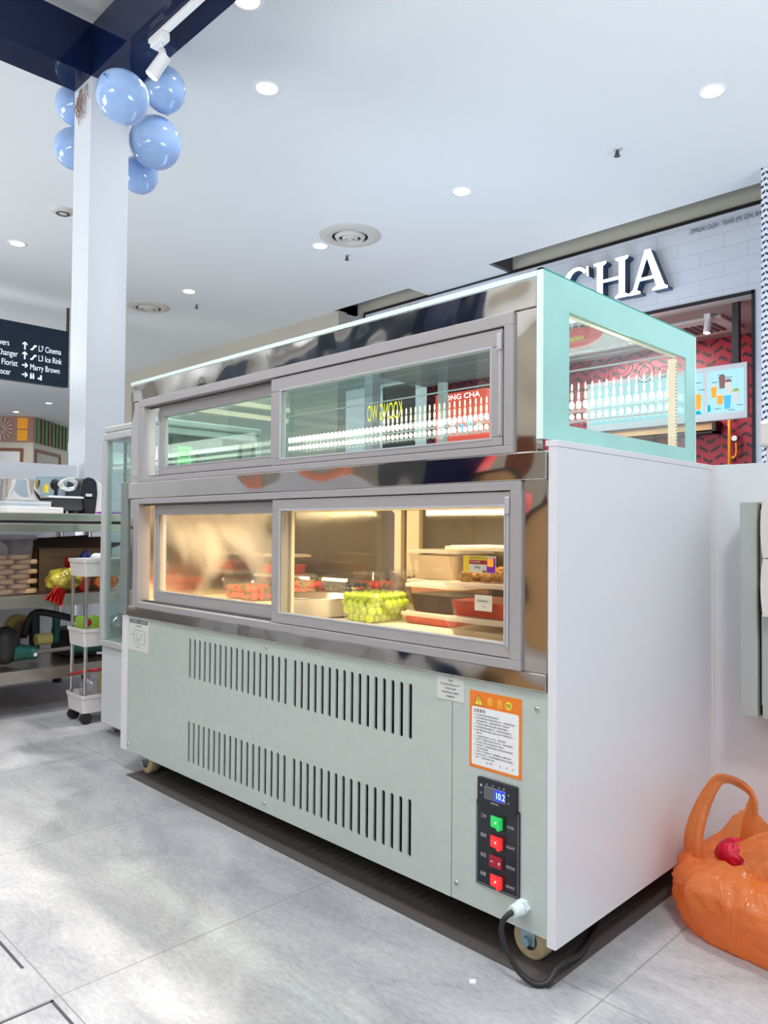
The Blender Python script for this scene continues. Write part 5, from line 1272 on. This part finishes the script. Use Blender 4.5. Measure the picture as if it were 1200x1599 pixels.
for pts in ([(bx[1], bx[2], .70), (bx[1], bx[3], .70), (bx[1] - .13, bx[3] + .02, .748), (bx[1] - .13, bx[2], .742)], [(bx[0], bx[2], .70), (bx[0], bx[3], .70), (bx[0] + .12, bx[3], .755), (bx[0] + .12, bx[2] + .02, .735)],
            [(bx[0], bx[2], .70), (bx[1], bx[2], .70), (bx[1] - .02, bx[2] - .04, .735), (bx[0] + .02, bx[2] - .04, .73)], [(bx[0], bx[3], .70), (bx[1], bx[3], .70), (bx[1] - .02, bx[3] + .08, .72), (bx[0] + .02, bx[3] + .09, .72)]):
    g = Geo(); v = [Vector(p) for p in pts]; g.add(v + [p + Vector((0, 0, .004)) for p in v], [(0, 1, 2, 3), (7, 6, 5, 4), (0, 4, 5, 1), (1, 5, 6, 2), (2, 6, 7, 3), (3, 7, 4, 0)], 'cardboard_dark'); g.build('box_flap', e)
Geo().text('FRAGILE KEEP DRY', (bx[1] + .0003, 0.18, 0.655), 0.012, 'cardboard_dark', 'R', width=0.14).build('faded_print', e)
def lump(name, c, r, m, lb, cat, sc, seed, amp=0.25, kind=None, extra=None):
    def fn(p):
        n = noise.noise(p * 22 + Vector((seed, 0, 0))); n2 = noise.noise(p * 60 + Vector((0, seed, 0)))
        return p * (1 + amp * n + amp * 0.4 * n2)
    g = Geo(); g.sphere(c, r, m, 40, sc=sc, fn=fn)
    if extra: extra(g)
    return tag(g.build(name, loc=c), lb, cat)
def ruff(cx, cy, cz, dx, dy, dz, w, m, seed):
    """crimped opening of a packet"""
    def f(g):
        d = Vector((dx, dy, dz)).normalized(); s = d.cross(Vector((1, 0, 0))).normalized(); L_ = Vector((dx, dy, dz)).length; vs = []
        N_ = 15
        for j in range(5):
            for i in range(N_):
                t = i / (N_ - 1) - 0.5
                p = Vector((cx, cy, cz)) + d * L_ * j / 4 + s * w * t * (0.4 + 0.6 * j / 4) + Vector((0.012 * math.sin(i * 2.1 + seed + j), 0, 0.004 * math.sin(i * 3 + seed)))
                vs.append(p)
        g.add(vs, [(j * N_ + i, j * N_ + i + 1, (j + 1) * N_ + i + 1, (j + 1) * N_ + i) for j in range(4) for i in range(N_ - 1)], m)
    return f
lump('snack_bag', (-2.615, 0.205, 0.567), 0.075, 'snack_yellow', 'shiny yellow snack bag with red ends hanging over the middle shelf', 'snack bag', (0.72, 1.05, 0.68), 3, extra=lambda g: (ruff(-2.552, 0.165, 0.535, 0.008, -0.03, -0.062, 0.09, 'snack_red', 1)(g), ruff(-2.64, 0.235, 0.595, 0.0, 0.02, 0.055, 0.08, 'snack_red', 2)(g)))
lump('blue_packet', (-2.655, 0.315, 0.63), 0.042, 'snack_blue', 'dark blue crumpled packet hanging in front of the cardboard box', 'packet', (0.6, 0.9, 1.35), 8, 0.4)
lump('red_packet', (-2.64, 0.30, 0.548), 0.04, 'snack_red', 'red shiny packet between the yellow bag and the trolley', 'packet', (0.7, 0.8, 1.0), 12, 0.4)
lump('orange_packet', (-2.66, 0.42, 0.545), 0.05, 'snack_orange', 'orange packet on the middle shelf behind the trolley', 'packet', (0.8, 1.2, 0.7), 5, 0.3)
lump('white_wrapper', (-2.70, 0.43, 0.64), 0.018, 'snack_blue', 'small blue and white wrapper stuck to the cardboard box', 'wrapper', (0.5, 1.3, 1), 15, 0.3)
# lower shelf: green power tool, tape rolls
ZL = 0.197
e = thing('mixer_drill', 'dark green power tool with black motor and handles on the lower shelf', 'power tool', (-2.75, 0.1, ZL))
g = Geo(); g.sphere((-2.72, 0.0, 0.285), 0.075, 'black_rubber', 24, sc=(0.8, 0.8, 1.1)); g.build('motor', e)
g = Geo(); g.cyl((-2.70, 0.03, 0.255), (-2.68, 0.10, 0.248), 0.04, 'tool_green', r2=0.028).sphere((-2.68, 0.10, 0.248), 0.03, 'tool_green', 16); g.build('gear_head', e)
g = Geo(); g.cyl((-2.66, 0.10, 0.25), (-2.66, 0.26, 0.255), 0.011, 'chrome').cyl((-2.66, 0.26, 0.255), (-2.66, 0.42, 0.25), 0.026, 'tool_green', r2=0.02); g.build('shaft', e)
g = Geo(); g.tube([(-2.8, 0.10, 0.3), (-2.8, 0.14, 0.40), (-2.78, 0.2, 0.405), (-2.75, 0.32, 0.37), (-2.74, 0.4, 0.36)], 0.016, 'black_rubber', sub=3); g.cyl((-2.78, 0.24, 0.27), (-2.78, 0.24, 0.39), 0.018, 'tool_green'); g.cyl((-2.80, 0.15, 0.23), (-2.80, 0.15, 0.4), 0.022, 'black_rubber'); g.build('handle', e)
Geo().cyl((-2.649, 0.10, 0.243), (-2.646, 0.10, 0.243), 0.008, 'paper', n=16).build('white_button', e)
e = thing('spare_motor', 'black boxy machine with a small display on the lower shelf', 'machine', (-2.8, 0.36, ZL))
Geo().box(-2.95, -2.72, 0.28, 0.5, ZL + 0.001, 0.32, 'black').build('casing', e, 0.01)
Geo().box(-2.7195, -2.718, 0.31, 0.35, 0.275, 0.295, 'paper').build('display_window', e)
e = thing('tape_roll', 'large yellow-brown tape roll standing on the lower shelf', 'tape roll', (-2.85, 0.09, ZL + .06), 'tape rolls')
g = Geo(); g.cyl((-2.88, 0.1, 0.345), (-2.83, 0.1, 0.345), 0.055, 'tool_yellow', n=30); g.build('tape', e)
Geo().cyl((-2.829, 0.1, 0.345), (-2.828, 0.1, 0.345), 0.03, 'cardboard', n=24).build('core', e)
e = thing('tape_roll', 'small yellow roll lying on the green power tool', 'tape roll', (-2.7, 0.15, 0.29), 'tape rolls')
Geo().cyl((-2.70, 0.12, 0.300), (-2.70, 0.185, 0.300), 0.026, 'tool_yellow', n=24).build('tape', e)
Geo().cyl((-2.70, 0.1855, 0.300), (-2.70, 0.186, 0.300), 0.012, 'cardboard', n=16).build('core', e)
g = Geo(); g.tube([(-2.62, 0.36, 0.225), (-2.6, 0.45, 0.22), (-2.59, 0.53, 0.225), (-2.62, 0.5, 0.235)], 0.006, 'paper', sub=4); tag(g.build('charging_cable', loc=(-2.6, 0.45, ZL)), 'short pale cable at the lower shelf edge behind the trolley', 'cable')

# slim trolley
e = thing('slim_trolley', 'slim white three-tier trolley on black casters beside the fridge', 'trolley', (-2.345, 0.32, 0))
KX0, KX1, KY0, KY1 = -2.425, -2.265, 0.145, 0.52
for i, (z0, z1) in enumerate(((0.045, 0.118), (0.313, 0.386), (0.597, 0.668))):
    g = Geo()
    g.taper(KX0, KX1, KY0, KY1, z0, z1, 0.006, 'trolley_plastic', r=0.008, top=False)
    g.taper(KX0 + .003, KX1 - .003, KY0 + .003, KY1 - .003, z0 + .004, z1, 0.006, 'trolley_plastic', r=0.006, top=False)
    g.taper(KX0 - .003, KX1 + .003, KY0 - .003, KY1 + .003, z1 - 0.014, z1, 0.001, 'trolley_plastic', r=0.008, top=False, bottom=False)
    g.build('tray', e)
for x in (KX0 + .014, KX1 - .014):
    for y in (KY0 + .014, KY1 - .014):
        Geo().cyl((x, y, 0.07), (x, y, 0.62), 0.0075, 'chrome', n=14).build('pole', e)
for x in (KX0 + .02, KX1 - .02):
    for y in (KY0 + .022, KY1 - .022):
        g = Geo(); g.cyl((x - .011, y, 0.022), (x + .011, y, 0.022), 0.022, 'black_rubber', n=22).cyl((x, y, 0.03), (x, y, 0.05), 0.012, 'black_rubber'); g.build('caster', e)
e = thing('tissue_pack', 'green and yellow carton in the middle tray of the trolley', 'carton', (-2.34, 0.22, 0.318))
Geo().box(-2.40, -2.32, 0.165, 0.25, 0.319, 0.425, 'carton_green').build('carton', e, 0.002)
Geo().cyl((-2.3195, 0.185, 0.405), (-2.3185, 0.185, 0.405), 0.016, 'snack_red', n=16).build('red_dot', e)
Geo().box(-2.3199, -2.3185, 0.20, 0.245, 0.33, 0.37, 'yellow_paint').build('yellow_panel', e)
lump('clear_packet', (-2.33, 0.34, 0.375), 0.055, 'bag_clear', 'crinkled clear packet beside the green carton in the trolley', 'packet', (0.8, 1.2, 1.0), 21, 0.25)
lump('clear_bag', (-2.36, 0.23, 0.125), 0.065, 'bag_clear', 'crinkled clear bag with red rim in the bottom trolley tray', 'bag', (0.7, 0.85, 1.1), 25, 0.25)
g = Geo(); g.box(-2.33, -2.29, 0.235, 0.33, 0.052, 0.195, 'tool_yellow'); tag(g.build('yellow_pack', loc=(-2.3, 0.28, 0.05), bevel=0.008), 'pale yellow pack standing in the bottom trolley tray', 'pack')
g = Geo(); g.tube([(-2.40, 0.15, 0.185), (-2.33, 0.17, 0.205), (-2.28, 0.25, 0.215), (-2.28, 0.36, 0.22)], 0.006, 'snack_red', sub=4); tag(g.build('red_strap', loc=(-2.34, 0.2, 0.19)), 'thin red rim strip above the bottom trolley tray', 'strap')
lump('white_tissue', (-2.31, 0.22, 0.668), 0.026, 'paper', 'crumpled white tissue sticking out of the top trolley tray', 'tissue', (0.8, 1.2, 0.8), 31, 0.5)

# ------------------------------------------------------------ orange carrier bag
def carrier():
    cx, cy = 0.255, 0.478
    e = thing('carrier_bag', 'bulging translucent orange plastic carrier bag on the floor by the boards', 'bag', (cx, cy, 0))
    N_ = 120; R_ = 34; vs = []
    for j in range(R_ + 1):
        t = j / R_; z = 0.17 * t
        rx = 0.215 * (0.90 + 0.13 * math.sin(PI * min(1, t * 1.15)) - 0.62 * max(0, t - 0.62) ** 1.15); ry = 0.170 * (0.92 + 0.13 * math.sin(PI * min(1, t * 1.2)) - 0.95 * max(0, t - 0.58) ** 1.1)
        if j == 0: rx *= 0.97; ry *= 0.97
        for i in range(N_):
            a = 2 * PI * i / N_; c_, s_ = math.cos(a), math.sin(a)
            ex = 2 / 2.6
            p = Vector((rx * math.copysign(abs(c_) ** ex, c_), ry * math.copysign(abs(s_) ** ex, s_), z))
            n1 = noise.noise(Vector((c_ * 2.2, s_ * 2.2, t * 1.6 + 3))); n2 = abs(noise.noise(Vector((c_ * 6 + t * 3, s_ * 6, t * 2.5)))); n3 = abs(noise.noise(Vector((c_ * 13 - t * 5, s_ * 13 + t * 4, t * 3))))
            k = 1 + 0.09 * n1 - 0.10 * n2 * (0.4 + t) - 0.045 * n3
            top = max(0, (t - 0.75) / 0.25)
            zz = z + top * (0.030 * math.sin(3 * a + 1.0) + 0.018 * noise.noise(Vector((c_ * 5, s_ * 5, 9))))
            zz -= top * 0.055 * max(0, math.cos(a + 1.75)) ** 2
            if j < 3: zz = z * 0.9 + 0.001
            vs.append((max(cx + p.x * k, 0.022), min(cy + p.y * k, 0.672), max(zz, 0.0005)))
    fs = [(j * N_ + i, j * N_ + (i + 1) % N_, (j + 1) * N_ + (i + 1) % N_, (j + 1) * N_ + i) for j in range(R_) for i in range(N_)]
    fs.append(tuple(reversed(range(N_))))
    g = Geo(); g.add(vs, fs, 'orange_film', True); g.build('bag_body', e)
    def handle(pts, w0, w1, seed, nm='bag_handle'):
        P = [Vector(p) for p in pts]; Q = []
        for i in range(len(P) - 1):
            p0, p1, p2, p3 = P[max(i - 1, 0)], P[i], P[i + 1], P[min(i + 2, len(P) - 1)]
            for k in range(8):
                t = k / 8; Q.append(0.5 * ((2 * p1) + (-p0 + p2) * t + (2 * p0 - 5 * p1 + 4 * p2 - p3) * t * t + (-p0 + 3 * p1 - 3 * p2 + p3) * t ** 3))
        Q.append(P[-1]); M_ = 11; vs = []; n = len(Q)
        side = Vector((0.72, -0.68, 0)).normalized()
        for i, q in enumerate(Q):
            t = i / (n - 1); w = w1 + (w0 - w1) * abs(2 * t - 1) ** 2.2
            d = (Q[min(i + 1, n - 1)] - Q[max(i - 1, 0)]).normalized()
            nn = d.cross(Vector((0.68, 0.72, 0))).normalized() if abs(d.cross(Vector((0.68, 0.72, 0))).length) > .2 else side
            up_ = d.cross(nn)
            for k in range(M_):
                u = k / (M_ - 1) - 0.5
                vs.append(q + nn * w * u * 1.0 + up_ * (0.006 * math.sin(k * 2.3 + seed + t * 5) + 0.10 * w * math.cos(u * PI)))
        g = Geo(); g.add(vs, [(i * M_ + k, i * M_ + k + 1, (i + 1) * M_ + k + 1, (i + 1) * M_ + k) for i in range(n - 1) for k in range(M_ - 1)], 'orange_film', True); g.build(nm, e)
    # big standing loop on the left, lying loop on the right
    handle([(0.085, 0.44, 0.085), (0.078, 0.44, 0.155), (0.092, 0.45, 0.225), (0.115, 0.455, 0.275), (0.138, 0.455, 0.290), (0.175, 0.455, 0.282), (0.190, 0.46, 0.262), (0.182, 0.48, 0.225), (0.175, 0.51, 0.18), (0.17, 0.53, 0.12)], 0.14, 0.018, 1)
    handle([(0.20, 0.40, 0.15), (0.24, 0.40, 0.195), (0.30, 0.42, 0.205), (0.36, 0.46, 0.185), (0.40, 0.50, 0.14)], 0.10, 0.05, 4)
    return e
carrier()
lump('red_parcel', (0.160, 0.455, 0.145), 0.037, 'red_item', 'bright red wrapped item showing in the opening of the orange bag', 'parcel', (1.1, 1, 0.8), 40, 0.25)
lump('clear_wrap', (0.21, 0.44, 0.14), 0.036, 'bag_clear', 'clear plastic wrap showing at the mouth of the orange bag', 'wrapper', (1.2, 0.8, 0.5), 41, 0.3)
g = Geo(); g.prism([(-0.105, -0.087), (-0.097, -0.095), (-0.089, -0.088), (-0.096, -0.079)], 'Z', 0.0, 0.0015, 'paper'); tag(g.build('paper_scrap', loc=(-0.097, -0.087, 0)), 'tiny white paper scrap on the floor before the case', 'scrap')

# ------------------------------------------------------------ unseen near side: props added for the steel to mirror, and the hall wall
e = thing('reflection_counter', 'wooden counter added opposite the display case for its steel to mirror', 'counter', (0, -3.0, 0))
Geo().box(-3.0, 2.6, -3.3, -2.75, 0, 0.95, 'wood').build('counter_body', e)
Geo().box(-3.05, 2.65, -3.35, -2.7, 0.95, 1.0, 'dark_grey').build('counter_top', e)
for x0, x1, y, z0, z1, m, nm, lb in ((-2.9, -2.5, -2.9, 1.0, 1.5, 'snack_red', 'reflection_red_box', 'red box added on the opposite counter for the steel to mirror'), (-2.05, -1.65, -3.0, 1.0, 1.45, 'brown_frame', 'reflection_brown_box', 'brown box added on the opposite counter for the steel to mirror'),
                                 (-4.4, -3.6, -3.9, 0.0, 1.6, 'dark_grey', 'reflection_dark_cabinet', 'dark cabinet added beyond the opposite counter for the steel to mirror'), (-6.6, -5.9, -4.6, 0.0, 1.7, 'brown_frame', 'reflection_brown_cabinet', 'brown cabinet added far opposite the case for the steel to mirror')):
    g = Geo(); g.box(x0, x1, y - .3, y, z0, z1, m); tag(g.build(nm, loc=(x0, y, z0), bevel=0.01), lb, 'box')
for x0, x1, y, z0, z1 in ((-4.6, -3.0, -3.6, 2.3, 2.9), (-9.5, -6.0, -5.5, 2.2, 3.2)):
    g = Geo(); g.box(x0, x1, y - .08, y, z0, z1, 'sign_black'); b_ = tag(g.build('reflection_board', loc=(x0, y, z0)), 'dark board added opposite the case for the steel to mirror, %s' % ('near' if y > -4 else 'far'), 'board', 'dark boards added for reflection')
    Geo().box(x0 + .1, x0 + .14, y - .06, y - .02, z1, 3.7, 'dark_grey').build('hanger', b_)
g = Geo(); g.box(-2.45, -2.2, -2.6, -2.35, 0, 3.3, 'navy_gloss'); tag(g.build('kiosk_pillar', loc=(-2.3, -2.45, 0)), 'dark navy pillar added opposite the display case for its steel to mirror', 'pillar')
g = Geo(); g.box(-14, 5, -6.9, -6.8, 0, 3.7, 'tan_soffit'); struct(g.build('wall_front'))
